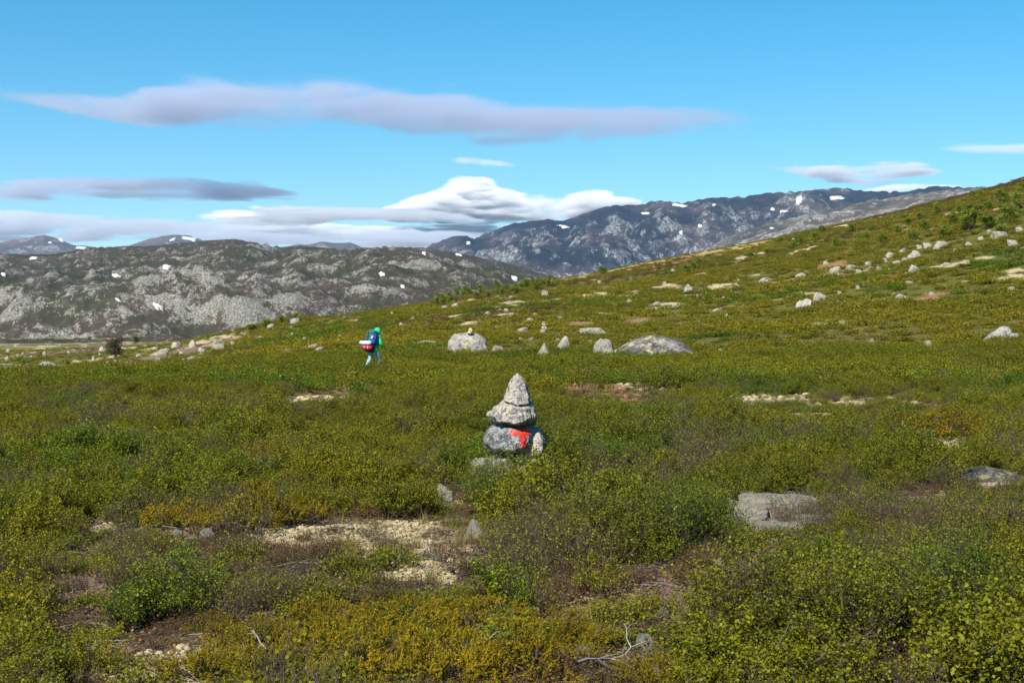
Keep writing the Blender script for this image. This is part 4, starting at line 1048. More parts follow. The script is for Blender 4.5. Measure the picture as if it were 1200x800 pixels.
    link('pack_body', rounded_box('pack_body', .34, .24, .60, M_TEAL, .06, 0.08, 1), p, loc=(0, -.06, .40))
    link('pack_base', rounded_box('pack_base', .33, .23, .22, M_BLACKP, .05, -0.06, 2), p, loc=(0, -.055, .05))
    lid = link('lid', rounded_box('lid', .33, .27, .16, M_TEAL, .06, 0.2, 3), p, loc=(0, -.06, .74))
    for sx in (-1, 1):
        link('side_pocket', rounded_box('side_pocket', .12, .20, .40, M_NAVY, .045, 0.15, 4), p, loc=(sx * .20, -.05, .46))
        st = PM(); st.tube([(sx * .11, .06, .70), (sx * .13, .16, .72), (sx * .14, .30, .52), (sx * .15, .22, .25), (sx * .15, .06, .16)], .022, .018, 0, 6); link('shoulder_strap', st.mesh('shoulder_strap', [M_NAVY]), p)
        st = PM(); st.tube([(sx * .09, -.19, .12), (sx * .09, -.20, .4), (sx * .09, -.195, .68), (sx * .09, -.12, .82)], .010, .010, 0, 5); link('webbing', st.mesh('webbing', [M_BLACKP]), p)
    link('top_pocket', rounded_box('top_pocket', .09, .03, .13, M_GREYP, .012, 0, 5), p, loc=(.135, -.19, .50))
    # rolled mat and red bag strapped to the pack
    q = empty('sleeping_mat', W((-.08, -.37, 1.12)), HEAD); tag(q, 'rolled silver sleeping mat strapped across the backpack', 'sleeping mat')
    link('roll', roll('roll', .082, .58, M_MATF), q)
    for sx in (-.12, .10): link('strap', roll('strap', .086, .03, M_STRAP), q, loc=(sx, 0, 0))
    q = empty('tent_bag', W((-.02, -.34, .945)), HEAD); tag(q, 'red stuff bag hanging under the silver mat', 'bag')
    link('bag', roll('bag', .082, .47, M_REDBAG), q, rot=(0, R(6), 0))
    for sx in (-.10, .08): link('strap', roll('strap', .086, .018, M_GREYP), q, loc=(sx, 0, -sx * .1))
    ROCKS.append((X, D, 0.35))
hiker()

# ------------------------------------------------------------------ plants
def leaf_material(name, ca, cb, cc, rough=0.5, trans=0.28, patch=0.35, tip=None):
    """ca ordinary, cb yellower, cc darker; drifts of colour over the ground, every leaf its own"""
    m = NT(name)
    geo = m.n('ShaderNodeNewGeometry')
    rnd = geo.outputs['Random Per Island']
    orn = m.n('ShaderNodeObjectInfo').outputs['Random']
    P = geo.outputs['Position']
    drift = m.noise(P, patch, 4, 0.6)
    drift2 = m.noise(P, patch * 0.22, 3, 0.6)
    c = m.mix(m.step(drift, 0.40, 0.62), ca, cb)
    c = m.mix(m.math('MULTIPLY', m.step(drift2, 0.46, 0.60), 0.6), c, cc)
    c = m.mix(m.math('MULTIPLY', orn, 0.45), c, cc)
    v = m.math('MULTIPLY_ADD', rnd, 1.0, 0.52)
    c = m.mix(1.0, c, m.n('ShaderNodeCombineColor', {0: v, 1: v, 2: v}).outputs[0], 'MULTIPLY')
    if tip: c = m.mix(m.step(rnd, tip[1], tip[1] + 0.05), c, tip[0])
    p = m.principled(c, rough, None, 0.10)
    tr = m.n('ShaderNodeBsdfTranslucent', {'Color': m.mix(0.5, c, cb)})
    mx = m.n('ShaderNodeMixShader', {0: trans, 1: p.outputs[0], 2: tr.outputs[0]})
    m.t.links.new(mx.outputs[0], m.out.inputs[0])
    return m.mat
def wood_material(name, a, b):
    m = NT(name)
    P = m.pos()
    n = m.noise(P, 60, 4, 0.6); r = m.n('ShaderNodeNewGeometry').outputs['Random Per Island']
    m.principled(m.mix(m.math('ADD', m.math('MULTIPLY', n, 0.6), m.math('MULTIPLY', r, 0.4)), a, b), 0.85, None, 0.2)
    return m.mat
M_LEAF = leaf_material('dwarf_birch_leaf', (0.132, 0.134, 0.003), (0.195, 0.170, 0.004), (0.058, 0.076, 0.003), tip=((0.19, 0.195, 0.010), 0.95))
M_GREEN = leaf_material('bilberry_leaf', (0.086, 0.130, 0.003), (0.13, 0.158, 0.004), (0.040, 0.076, 0.003), tip=((0.25, 0.27, 0.025), 0.95))
M_JUN = leaf_material('juniper_needle', (0.27, 0.225, 0.006), (0.37, 0.275, 0.008), (0.14, 0.135, 0.006), rough=0.5, patch=1.6, tip=((0.36, 0.17, 0.02), 0.80))
M_RED = leaf_material('crowberry_leaf', (0.10, 0.055, 0.018), (0.17, 0.085, 0.03), (0.06, 0.055, 0.012), patch=2.0)
M_HEATH = leaf_material('heath_leaf', (0.155, 0.142, 0.006), (0.225, 0.175, 0.009), (0.092, 0.100, 0.005), patch=0.11, rough=0.6, tip=((0.24, 0.19, 0.06), 0.92))
M_GRASS = leaf_material('dry_grass', (0.20, 0.15, 0.05), (0.28, 0.21, 0.08), (0.12, 0.12, 0.03), patch=1.0)
M_BIRCH = leaf_material('birch_leaf', (0.17, 0.205, 0.014), (0.20, 0.22, 0.016), (0.11, 0.145, 0.012), patch=0.05)
M_DUSK = leaf_material('dark_reddish_leaf', (0.060, 0.058, 0.018), (0.085, 0.070, 0.022), (0.035, 0.036, 0.012), patch=0.5)
M_LITTER = leaf_material('shed_leaf', (0.16, 0.09, 0.05), (0.26, 0.17, 0.09), (0.07, 0.045, 0.03), patch=2.0, tip=((0.30, 0.11, 0.04), 0.86))
M_TWIG = wood_material('grey_twig', (0.034, 0.023, 0.017), (0.125, 0.093, 0.075))
M_DEAD = wood_material('bleached_wood', (0.13, 0.115, 0.10), (0.34, 0.315, 0.285))
M_BARK = wood_material('birch_bark', (0.10, 0.085, 0.075), (0.35, 0.32, 0.30))
def lichen_material():
    m = NT('reindeer_lichen')
    r = m.n('ShaderNodeNewGeometry').outputs['Random Per Island']; o = m.n('ShaderNodeObjectInfo').outputs['Random']
    n = m.noise(m.pos(), 90, 3, 0.7)
    c = m.ramp(m.math('ADD', m.math('MULTIPLY', n, 0.6), m.math('MULTIPLY', r, 0.4)), [(0.25, (0.17, 0.12, 0.06)), (0.45, (0.33, 0.265, 0.14)), (0.7, (0.45, 0.39, 0.23))])
    c = m.mix(m.math('MULTIPLY', m.step(o, 0.72, 0.85), 0.6), c, (0.30, 0.20, 0.10))
    m.principled(c, 0.95, m.bump(n, 1.0, 0.02), 0.05)
    return m.mat
M_LICHEN = lichen_material()

def rand_leaves(g, C, size, upness=0.6):
    n = len(C)
    nrm = g.normal(size=(n, 3)); nrm[:, 2] = np.abs(nrm[:, 2]) + upness; nrm /= np.linalg.norm(nrm, axis=1, keepdims=True)
    u = np.cross(nrm, g.normal(size=(n, 3))); u /= np.linalg.norm(u, axis=1, keepdims=True)
    w = np.cross(nrm, u)
    sz = size * g.uniform(0.65, 1.25, (n, 1))
    return C, u * sz * 0.55, w * sz * 0.48

def shrub(seed, width, height, stems, subs, leaves, leaf, bare=0.0, leaf_mat=0, split=False):
    """low many-stemmed shrub: curved stems, side twigs, leaves along the outer parts"""
    g = np.random.default_rng(seed)
    pm = PM(); pw = PM() if split else pm
    tips = []
    for i in range(stems):
        a = g.uniform(0, 2 * math.pi); q = math.sqrt(g.uniform(0, 1))
        base = np.array([math.cos(a), math.sin(a), 0]) * 0.12 * width * g.uniform(0, 1); base[2] = -0.03
        end = np.array([math.cos(a) * q * width / 2, math.sin(a) * q * width / 2, height * (1 - 0.55 * q * q) * g.uniform(0.72, 1.12)])
        mid = base * 0.4 + end * 0.6; mid[2] = end[2] * g.uniform(0.35, 0.5)
        t = np.linspace(0, 1, 6)[:, None]
        pts = (1 - t) ** 2 * base + 2 * t * (1 - t) * mid + t ** 2 * end + g.normal(size=(6, 3)) * 0.02 * width * t
        pw.tube(pts, 0.0026, 0.0009, 1 if not split else 0)
        nl = []
        for k in range(subs):
            f = g.uniform(0.35, 0.98); p0 = pts[min(int(f * 5), 4)] * (1 - (f * 5) % 1) + pts[min(int(f * 5) + 1, 5)] * ((f * 5) % 1)
            dr = g.normal(size=3); dr[2] = abs(dr[2]) * 0.8 + 0.3; dr /= np.linalg.norm(dr)
            L = width * g.uniform(0.10, 0.24)
            p1 = p0 + dr * L * 0.5 + g.normal(size=3) * 0.01; p2 = p0 + dr * L + np.array([0, 0, 0.02])
            pw.tube([p0, p1, p2], 0.0013, 0.0006, 1 if not split else 0)
            if g.uniform() > bare: tips.append((p0, p1, p2))
        if g.uniform() > bare: tips.append((pts[3], pts[4], pts[5]))
    T = np.array(tips)
    if len(T):
        pick = g.integers(0, len(T), leaves); f = g.beta(2.6, 0.9, (leaves, 1))
        A = T[pick]
        C = np.where(f < .5, A[:, 0] + (A[:, 1] - A[:, 0]) * f * 2, A[:, 1] + (A[:, 2] - A[:, 1]) * (f * 2 - 1)) + g.normal(size=(leaves, 3)) * leaf * 0.95
        pm.quads(*rand_leaves(g, C, leaf), leaf_mat)
    return (pm, pw) if split else pm

def juniper(seed, n_spray=150, needle=0.014, per=44):
    """spreading juniper: radius about 0.5, height about 0.5"""
    g = np.random.default_rng(seed)
    pf = PM(); pb = PM()
    for i in range(16):
        a = g.uniform(0, 6.283); q = g.uniform(0.3, 1)
        end = np.array([math.cos(a) * q * 0.45, math.sin(a) * q * 0.45, 0.42 * (1 - 0.6 * q * q)])
        t = np.linspace(0, 1, 5)[:, None]
        mid = end * np.array([.6, .6, .35])
        pb.tube(2 * t * (1 - t) * mid + t ** 2 * end + g.normal(size=(5, 3)) * 0.012, 0.009, 0.003, 0)
    C0 = []; DD = []
    for i in range(n_spray):
        a = g.uniform(0, 6.283); q = math.sqrt(g.uniform(0, 1)) * 1.02
        lump = 1 + 0.28 * math.sin(3 * a + seed) + 0.18 * math.sin(5 * a + 2 * seed)
        z = 0.44 * (1 - 0.62 * q * q) * g.uniform(0.62, 1.08) * (0.85 + 0.3 * math.sin(7 * q + 2 * a + seed))
        p = np.array([math.cos(a) * q * 0.47 * lump, math.sin(a) * q * 0.47 * lump, z])
        d = np.array([math.cos(a) * q, math.sin(a) * q, 0.85]) + g.normal(size=3) * 0.28; d /= np.linalg.norm(d)
        L = g.uniform(0.10, 0.17)
        pb.tube([p - d * L * 0.7, p, p + d * L * 0.5], 0.0026, 0.001, 0)
        # side shoots of one spray
        for k in range(6):
            e = d + g.normal(size=3) * 0.5; e /= np.linalg.norm(e); b0 = p + d * L * g.uniform(-0.5, 0.4); l = L * g.uniform(0.45, 0.8)
            f = g.uniform(0, 1, (per, 1)); C0.append(b0 + e * l * f); DD.append(np.tile(e, (per, 1)))
    C = np.vstack(C0); E_ = np.vstack(DD)
    out = g.normal(size=C.shape); out -= E_ * np.sum(out * E_, 1, keepdims=True); out /= np.linalg.norm(out, axis=1, keepdims=True)
    nd = E_ * 0.55 + out * 0.8; nd /= np.linalg.norm(nd, axis=1, keepdims=True)
    w = np.cross(nd, E_); w /= np.linalg.norm(w, axis=1, keepdims=True) + 1e-9
    Ln = needle * g.uniform(0.7, 1.3, (len(C), 1))
    pf.tris(C - w * 0.0034, C + w * 0.0034, C + nd * Ln, 0)
    return pf, pb

# prototypes kept out of the scene, only instanced by the ground cover
def proto_collection(name, meshes):
    c = bpy.data.collections.new(name)
    for i, me in enumerate(meshes):
        o = bpy.data.objects.new('%s_%02d' % (name, i), me); c.objects.link(o)
    return c

def scatter(name, label, coll, P, rot, scl, idx):
    me = bpy.data.meshes.new(name)
    me.vertices.add(len(P)); me.vertices.foreach_set('co', np.asarray(P, np.float32).ravel())
    add_attr(me, 'rot', rot, 'FLOAT_VECTOR'); add_attr(me, 'scl', scl, 'FLOAT_VECTOR'); add_attr(me, 'idx', idx, 'INT')
    o = link(name, me)
    ng = bpy.data.node_groups.new(name + '_nodes', 'GeometryNodeTree')
    ng.interface.new_socket('Geometry', in_out='INPUT', socket_type='NodeSocketGeometry')
    ng.interface.new_socket('Geometry', in_out='OUTPUT', socket_type='NodeSocketGeometry')
    N = ng.nodes.new; L = ng.links.new
    gi = N('NodeGroupInput'); go = N('NodeGroupOutput')
    ci = N('GeometryNodeCollectionInfo'); ci.inputs['Collection'].default_value = coll; ci.inputs['Separate Children'].default_value = True; ci.inputs['Reset Children'].default_value = True
    def na(nm, typ):
        q = N('GeometryNodeInputNamedAttribute'); q.data_type = typ; q.inputs['Name'].default_value = nm
        return q.outputs['Attribute']
    e2r = N('FunctionNodeEulerToRotation'); L(na('rot', 'FLOAT_VECTOR'), e2r.inputs[0])
    ip = N('GeometryNodeInstanceOnPoints')
    L(gi.outputs[0], ip.inputs['Points']); L(ci.outputs[0], ip.inputs['Instance']); ip.inputs['Pick Instance'].default_value = True
    L(na('idx', 'INT'), ip.inputs['Instance Index']); L(e2r.outputs[0], ip.inputs['Rotation']); L(na('scl', 'FLOAT_VECTOR'), ip.inputs['Scale'])
    L(ip.outputs[0], go.inputs[0])
    md = o.modifiers.new('cover', 'NODES'); md.node_group = ng
    return tag(o, label, kind='stuff')

def region(g, d0, d1, density, half_deg=27):
    """random points in the sector in front of the camera"""
    a = math.radians(half_deg)
    n = int(density * a * (d1 * d1 - d0 * d0))
    d = np.sqrt(g.uniform(d0 * d0, d1 * d1, n)); t = g.uniform(-a, a, n)
    return d * np.sin(t), d * np.cos(t)

def clear_of_rocks(x, y, pad=0.0):
    ok = np.ones(len(x), bool)
    for rx, ry, r in ROCKS:
        ok &= (x - rx) ** 2 + (y - ry) ** 2 > (r + pad) ** 2
    return ok

JUNIPERS = [  # px, base row, w, h, label
    (235, 806, 120, 48, 'juniper clump at the bottom, leftmost of the golden band'), (335, 812, 150, 66, 'golden juniper at the bottom, second from the left of the band'), (430, 806, 160, 74, 'tall golden juniper at the bottom, third from the left of the band'), (525, 812, 160, 78, 'golden juniper in the middle of the bottom band'), (615, 804, 150, 66, 'golden juniper at the bottom beside the bleached branch'),
    (295, 872, 150, 70, 'frontmost juniper at the bottom edge, left of its middle'), (430, 880, 170, 76, 'frontmost juniper at the bottom edge, just left of the middle'), (555, 876, 170, 76, 'frontmost juniper at the bottom edge, in the middle'), (672, 868, 150, 66, 'frontmost juniper at the bottom edge, right of the middle'),
    (560, 752, 150, 52, 'juniper in the second row, below the lichen patch'), (470, 748, 120, 46, 'juniper in the second row, left of its middle'), (380, 752, 120, 46, 'juniper in the second row, below the left twigs'), (300, 770, 100, 44, 'small juniper behind the bottom left band'), (655, 762, 110, 46, 'juniper just behind the bleached branch'), (770, 818, 100, 50, 'juniper at the bottom in front of the stony gully'), (250, 745, 70, 26, 'low juniper sprig right of the left green bush'),
    (303, 624, 118, 56, 'golden dome juniper standing over the left end of the lichen'), (205, 622, 100, 34, 'spreading juniper with grey stems left of the dome juniper'), (150, 606, 60, 20, 'low brown juniper at the left bare spot'),
    (310, 548, 110, 26, 'wide golden juniper in the left middle heath'), (238, 552, 60, 20, 'left neighbour of the wide golden juniper'), (378, 540, 60, 18, 'right neighbour of the wide golden juniper'),
    (1120, 515, 112, 34, 'dark gold juniper with grey stems right of the far bare strip'), (1040, 500, 60, 18, 'juniper just left of the dark gold one'), (900, 500, 120, 17, 'long low juniper under the far bare strip'), (830, 497, 70, 14, 'low juniper left of the long one under the bare strip'), (652, 486, 50, 22, 'dark juniper just right of the cairn top'),
    (255, 437, 56, 9, 'gold juniper strip on the near crest left of the hiker'), (930, 419, 84, 8, 'long dark juniper strip right of the dark dome boulder'), (28, 462, 50, 16, 'brownish juniper at the left edge'), (78, 466, 50, 14, 'brownish juniper second from the left edge'), (268, 387, 36, 7, 'dark low juniper on the left knoll skyline'), (540, 470, 60, 14, 'dark gold juniper behind and left of the cairn')]
SHRUBS = [  # px, base row, w, h, kind, label
    (588, 604, 122, 66, 'green', 'green leafy shrub growing over the foot of the cairn'), (800, 652, 150, 78, 'green', 'dense green shrub dome left of the pink rock slab'), (720, 655, 150, 66, 'birch', 'dwarf birch between the cairn and the green dome'),
    (200, 735, 120, 84, 'green', 'dark green bush at the left above the bottom lichen'), (150, 745, 90, 56, 'green', 'left half of the dark green bushes by the litter'), (880, 770, 190, 120, 'birch', 'tall dwarf birch in the bottom right, beside the gully'), (1010, 790, 200, 130, 'birch', 'broad dwarf birch bottom right with bare grey stems'), (1140, 760, 180, 130, 'green', 'bright green shrub at the right edge near the bottom'),
    (950, 625, 90, 40, 'bare', 'leafless grey twig bush over the right half of the slab'), (1030, 620, 110, 40, 'bare', 'leafless grey twig bush right of the slab'), (610, 690, 110, 30, 'bare', 'grey twiggy birch below the pointed rock'), (280, 655, 90, 18, 'bare', 'grey twigs under the dome juniper')]
OPEN_SPOTS = []
def place_info(px, py, w, h):
    x, y, z = hit(px, py)
    k = y / FPX
    return x, y, z, w * k, h * k

# ------------------------------------------------------------------ single bushes one can point at
JV = []
for s in (1, 2, 3, 4): JV.append(tuple(p.mesh(n, [m]) for p, n, m in zip(juniper(s), ('foliage', 'branches'), (M_JUN, M_TWIG))))
JL = []
for s in (5, 6): JL.append(tuple(p.mesh(n, [m]) for p, n, m in zip(juniper(s, 90, 0.03, 12), ('foliage', 'branches'), (M_JUN, M_TWIG))))
g0 = random.Random(77)
for i, (px, py, w, h, lab) in enumerate(JUNIPERS):
    x, y, z, W, H = place_info(px, py, w, h)
    y += 0.0; fo, br = (JV if y < 25 else JL)[i % (4 if y < 25 else 2)]
    dep = min(max(0.8 * W, H), 1.1 * W)
    r = empty('juniper_bush', (x, y + dep * 0.3, float(ground_h(x, y + dep * 0.3)) - 0.02), g0.choice([0, math.pi]) + g0.uniform(-.4, .4))
    tag(r, lab, 'bush', 'juniper bushes')
    sc = (W * 1.0, dep, H / 0.47)
    link('foliage', fo, r, scale=sc); link('branches', br, r, scale=sc)
    OPEN_SPOTS.append((x, y + dep * 0.15, W * 0.52, dep * 0.62))
for i, (px, py, w, h, kind, lab) in enumerate(SHRUBS):
    x, y, z, W, H = place_info(px, py, w, h)
    stems = 70; area = W * H
    if kind == 'bare': pf, pw = shrub(900 + i, W, H, 60, 6, int(1200 * W * W) + 60, 0.013, 0.8, 0, True)
    else: pf, pw = shrub(900 + i, W, H * 1.08, stems, 7, int(12000 * W * W * 0.7) + 2200, 0.0130, 0.12, 0, True)
    dep = 0.9
    r = empty('green_shrub' if kind == 'green' else 'dwarf_birch', (x, y + W * 0.3, float(ground_h(x, y + W * .3)) - 0.01))
    tag(r, lab, 'shrub', 'shrubs of the foreground')
    link('foliage', pf.mesh('foliage', [M_GREEN if kind == 'green' else M_LEAF]), r); link('branches', pw.mesh('branches', [M_TWIG]), r)
    if kind != 'bare': OPEN_SPOTS.append((x, y + W * .3, W * 0.34, W * 0.34))

# ------------------------------------------------------------------ the closed heath: nobody could count these
def heath_cover():
    g = np.random.default_rng(4)
    near = []
    for s in range(6): near.append(shrub(s, 0.50, 0.29, 17, 5, 2100, 0.0128, 0.06).mesh('birch_cover', [M_LEAF, M_TWIG]))            # 0-5 leafy
    for s in range(3): near.append(shrub(20 + s, 0.46, 0.27, 28, 6, 420, 0.0125, 0.5).mesh('birch_twigs', [M_LEAF, M_TWIG]))         # 6-8 half bare
    for s in range(2): near.append(shrub(30 + s, 0.40, 0.22, 16, 5, 1500, 0.0132, 0.03).mesh('bilberry_cover', [M_GREEN, M_TWIG]))    # 9-10 bright
    for s in range(2): near.append(shrub(40 + s, 0.34, 0.10, 30, 4, 800, 0.0100, 0.10).mesh('crowberry_mat', [M_RED, M_TWIG]))        # 11-12 low mat
    C = proto_collection('near_cover', near)
    x, y = region(g, 4.5, 38, 13, 37)
    p = patches(x, y)
    bare = np.maximum.reduce([p['lichen'], p['litter'], p['red'] * 0.9, p['slab']])
    keep = (g.uniform(0, 1, len(x)) > bare * 1.05) & clear_of_rocks(x, y, 0.10)
    og = open_ground(x, y); keep &= g.uniform(0, 1, len(x)) > og * 0.8
    for (sx, sy, ra, rb) in OPEN_SPOTS: keep &= ((x - sx) / ra) ** 2 + ((y - sy) / rb) ** 2 > 1
    # in front of the bare patches the cover stays low enough to look over
    keep &= ~((y < 6.35) & (x > -1.55) & (x < 0.72) & (g.uniform(0, 1, len(x)) < 0.9))
    x, y = x[keep], y[keep]
    low = np.zeros_like(x)
    for f in (1.05, 1.10, 1.16, 1.22):
        q = patches(x * f, y * f); low = np.maximum(low, np.maximum.reduce([q['lichen'], q['litter'], q['red'], q['slab']]))
    for (rx, ry, rd) in ROCKS:
        if ry < 20:
            for f in (1.04, 1.09): low = np.maximum(low, 0.95 * (np.hypot(x * f - rx, y * f - ry) < rd * 1.1 + 0.03))
    for (sx, sy, ra, rb) in OPEN_SPOTS:
        low = np.maximum(low, 0.7 * (np.hypot((x * 1.10 - sx) / ra, (y * 1.10 - sy) / rb) < 1))
    tall = fbm(x / 1.6, y / 1.6, 3, 61); twig = fbm(x / 1.3, y / 1.3, 3, 201); br = fbm(x / 2.4, y / 2.4, 3, 301)
    idx = g.integers(0, 6, len(x))
    m = (twig + g.normal(size=len(x)) * 0.12) > 0.27; idx[m] = 6 + g.integers(0, 3, m.sum())
    m = ((br + g.normal(size=len(x)) * 0.10) > 0.44); idx[m] = 9 + g.integers(0, 2, m.sum())
    m = (g.uniform(0, 1, len(x)) < 0.05) | ((low > 0.6) & (g.uniform(0, 1, len(x)) < 0.35)); idx[m] = 11 + g.integers(0, 2, m.sum())
    s = (1.02 + 0.45 * tall) * g.uniform(0.65, 1.3, len(x))
    thin = (low > 0.4) & (g.uniform(0, 1, len(x)) < 0.55); s[thin] *= 0.45
    sz = s * (1 - 0.70 * low) * np.where(idx >= 11, 1.0, g.uniform(0.85, 1.15, len(x)))
    z = ground_h(x, y) - 0.01
    rot = np.stack([g.normal(size=len(x)) * 0.08, g.normal(size=len(x)) * 0.08, g.uniform(0, 6.283, len(x))], 1)
    scatter('dwarf_birch_cover', 'low dwarf birch heath closing over the foreground', C, np.stack([x, y, z], 1), rot, np.stack([s, s, sz], 1), idx)
    # mats and twigs in the bare patches
    x, y = region(g, 3.5, 38, 10)
    p = patches(x, y); wgt = np.maximum(np.maximum(p['litter'] * 0.7, p['red'] * 0.8), p['lichen'] * 0.5)
    keep = (g.uniform(0, 1, len(x)) < wgt) & clear_of_rocks(x, y, 0.02); x, y = x[keep], y[keep]
    idx = g.choice([11, 12, 6, 7], len(x), p=[.42, .42, .08, .08]); s = g.uniform(0.35, 0.9, len(x))
    z = ground_h(x, y) - 0.01
    rot = np.stack([np.zeros(len(x)), np.zeros(len(x)), g.uniform(0, 6.283, len(x))], 1)
    scatter('crowberry_cover', 'reddish crowberry mats on the bare patches', C, np.stack([x, y, z], 1), rot, np.stack([s, s, s * 0.8], 1), idx)
    # knee-low leafy mats that close the floor between the shrubs
    mats = []
    for q in range(3): mats.append(shrub(300 + q, 0.36, 0.085, 26, 4, 900, 0.0125, 0.03).mesh('leafy_mat', [M_LEAF, M_TWIG]))
    mats.append(shrub(310, 0.34, 0.08, 26, 4, 800, 0.0115, 0.03).mesh('leafy_mat_green', [M_GREEN, M_TWIG])); mats.append(near[11])
    CC = proto_collection('floor_mats', mats)
    x, y = region(g, 3.2, 30, 19, 37)
    p = patches(x, y); bare = np.maximum.reduce([p['lichen'], p['litter'] * 0.85, p['red'] * 0.8, p['slab']])
    keep = (g.uniform(0, 1, len(x)) > bare * 1.1) & clear_of_rocks(x, y, 0.02); x, y = x[keep], y[keep]
    br = fbm(x / 1.1, y / 1.1, 3, 401)
    idx = g.integers(0, 3, len(x)); idx[br > 0.3] = 3; m = (br < -0.28); idx[m] = 4
    s = g.uniform(0.6, 1.15, len(x)); rot = np.stack([np.zeros(len(x)), np.zeros(len(x)), g.uniform(0, 6.283, len(x))], 1)
    scatter('leafy_floor_cover', 'low leafy mats closing the floor between the shrubs', CC, np.stack([x, y, ground_h(x, y) - .01], 1), rot, np.stack([s, s, s * g.uniform(.6, 1.2, len(x))], 1), idx)
    # middle ground
    mid = []
    for s in range(5): mid.append(shrub(60 + s, 0.80, 0.34, 22, 4, 900, 0.030, 0.1).mesh('birch_cover_mid', [M_LEAF, M_TWIG]))
    for s in range(2): mid.append(shrub(70 + s, 0.70, 0.30, 26, 5, 260, 0.028, 0.5).mesh('birch_twigs_mid', [M_LEAF, M_TWIG]))
    for s in range(2): mid.append(shrub(80 + s, 0.70, 0.26, 22, 4, 850, 0.030, 0.0).mesh('bilberry_cover_mid', [M_GREEN, M_TWIG]))
    CM = proto_collection('mid_cover', mid)
    x, y = region(g, 36, 66, 6.0, 34)
    p = patches(x, y); bare = np.maximum.reduce([p['lichen'], p['litter'], p['red'] * 0.9])
    og = open_ground(x, y)
    keep = (g.uniform(0, 1, len(x)) > np.maximum(bare, og)) & clear_of_rocks(x, y, 0.25); x, y = x[keep], y[keep]
    twig = fbm(x / 3.0, y / 3.5, 3, 201); br = fbm(x / 5, y / 6, 3, 301)
    idx = g.integers(0, 5, len(x)); m = twig + g.normal(size=len(x)) * .1 > 0.42; idx[m] = 5 + g.integers(0, 2, m.sum())
    m = br + g.normal(size=len(x)) * .1 > 0.36; idx[m] = 7 + g.integers(0, 2, m.sum())
    d = np.hypot(x, y)
    s = g.uniform(0.75, 1.15, len(x)) * (1 + 0.2 * fbm(x / 3, y / 3, 2, 61))
    sz = s * (1.15 - 0.5 * sstep(58, 85, d)) * (1 + 0.85 * np.exp(-(((x + 5.2) / 1.8) ** 2 + ((y - 52.5) / 2.4) ** 2)))
    rot = np.stack([g.normal(size=len(x)) * 0.06, g.normal(size=len(x)) * 0.06, g.uniform(0, 6.283, len(x))], 1)
    scatter('dwarf_birch_heath', 'dwarf birch heath of the middle ground out to the boulder row', CM, np.stack([x, y, ground_h(x, y) - 0.02], 1), rot, np.stack([s, s, sz], 1), idx)
    # the slope and the moor
    far = []
    for s in range(4): far.append(shrub(110 + s, 1.5, 0.30, 16, 4, 420, 0.075, 0.05).mesh('heath_tuft', [M_HEATH, M_TWIG]))
    for s in range(2): far.append(shrub(120 + s, 1.3, 0.36, 16, 4, 420, 0.070, 0.05).mesh('heath_tuft_green', [M_GREEN, M_TWIG]))
    far.append(shrub(130, 1.3, 0.22, 16, 4, 380, 0.06, 0.05).mesh('heath_tuft_brown', [M_RED, M_TWIG]))
    CF = proto_collection('far_cover', far)
    x, y = region(g, 60, 430, 0.66, 31); x2, y2 = region(g, 58, 95, 1.3, 25); x = np.concatenate([x, x2]); y = np.concatenate([y, y2])
    og = open_ground(x, y); tx = x / y; d = np.hypot(x, y)
    tan = sstep(255, 300, d) * sstep(0.01, 0.05, tx) * (1 - sstep(0.15, 0.22, tx)) * 0.9
    moor = sstep(95, 130, d) * (1 - sstep(-0.23, -0.15, tx)) * 0.78
    keep = (g.uniform(0, 1, len(x)) > np.maximum(np.maximum(og, tan), moor)) & clear_of_rocks(x, y, 0.4); x, y = x[keep], y[keep]
    br = fbm(x / 14, y / 20, 3, 301); rd = fbm(x / 24, y / 36, 3, 777)
    idx = g.integers(0, 4, len(x)); m = br + g.normal(size=len(x)) * .12 > 0.40; idx[m] = 4 + g.integers(0, 2, m.sum())
    m = rd + g.normal(size=len(x)) * .2 > 0.42; idx[m] = 6
    d = np.hypot(x, y); s = g.uniform(0.7, 1.4, len(x)) * (0.62 + 0.38 * sstep(60, 120, d)); sz = s * g.uniform(0.45, 1.0, len(x)) * (0.85 + 0.35 * fbm(x / 4, y / 5, 2, 63))
    rot = np.stack([np.zeros(len(x)), np.zeros(len(x)), g.uniform(0, 6.283, len(x))], 1)
    scatter('heath_cover', 'heath tufts covering the far slope and moor', CF, np.stack([x, y, ground_h(x, y) - 0.03], 1), rot, np.stack([s, s, sz], 1), idx)
    # reindeer lichen cushions
    puffs = []
    D_, F_ = sphere_dirs(3)
    for s in range(4):
        r = 1 + 0.30 * noise3(D_, 2.3, 40 + s) + 0.35 * noise3(D_, 6.1, 50 + s)
        P = D_ * r[:, None] * np.array([1, 1, 0.62]); puffs.append(np_mesh('lichen_cushion', P, F_, [M_LICHEN], smooth=False))
    CL = proto_collection('lichen', puffs)
    x, y = region(g, 4, 48, 240)
    d = np.hypot(x, y)
    p = patches(x, y); keep = (g.uniform(0, 1, len(x)) < p['lichen'] * np.clip(12 / d, 0.12, 1) ** 1.5 * sstep(-0.25, 0.25, fbm(x / .5, y / .5, 2, 999))) & clear_of_rocks(x, y, 0.0); x, y = x[keep], y[keep]; d = d[keep]
    s = g.uniform(0.010, 0.034, len(x)) * np.clip(d / 12, 0.9, 3.2)
    rot = np.stack([np.zeros(len(x)), np.zeros(len(x)), g.uniform(0, 6.283, len(x))], 1)
    scatter('lichen_cover', 'cream reindeer lichen cushions on the bare patches', CL, np.stack([x, y, ground_h(x, y) + 0.005], 1), rot, np.stack([s, s, s], 1), g.integers(0, 4, len(x)))
    # twigs and shed leaves on the open floor
    lt = []
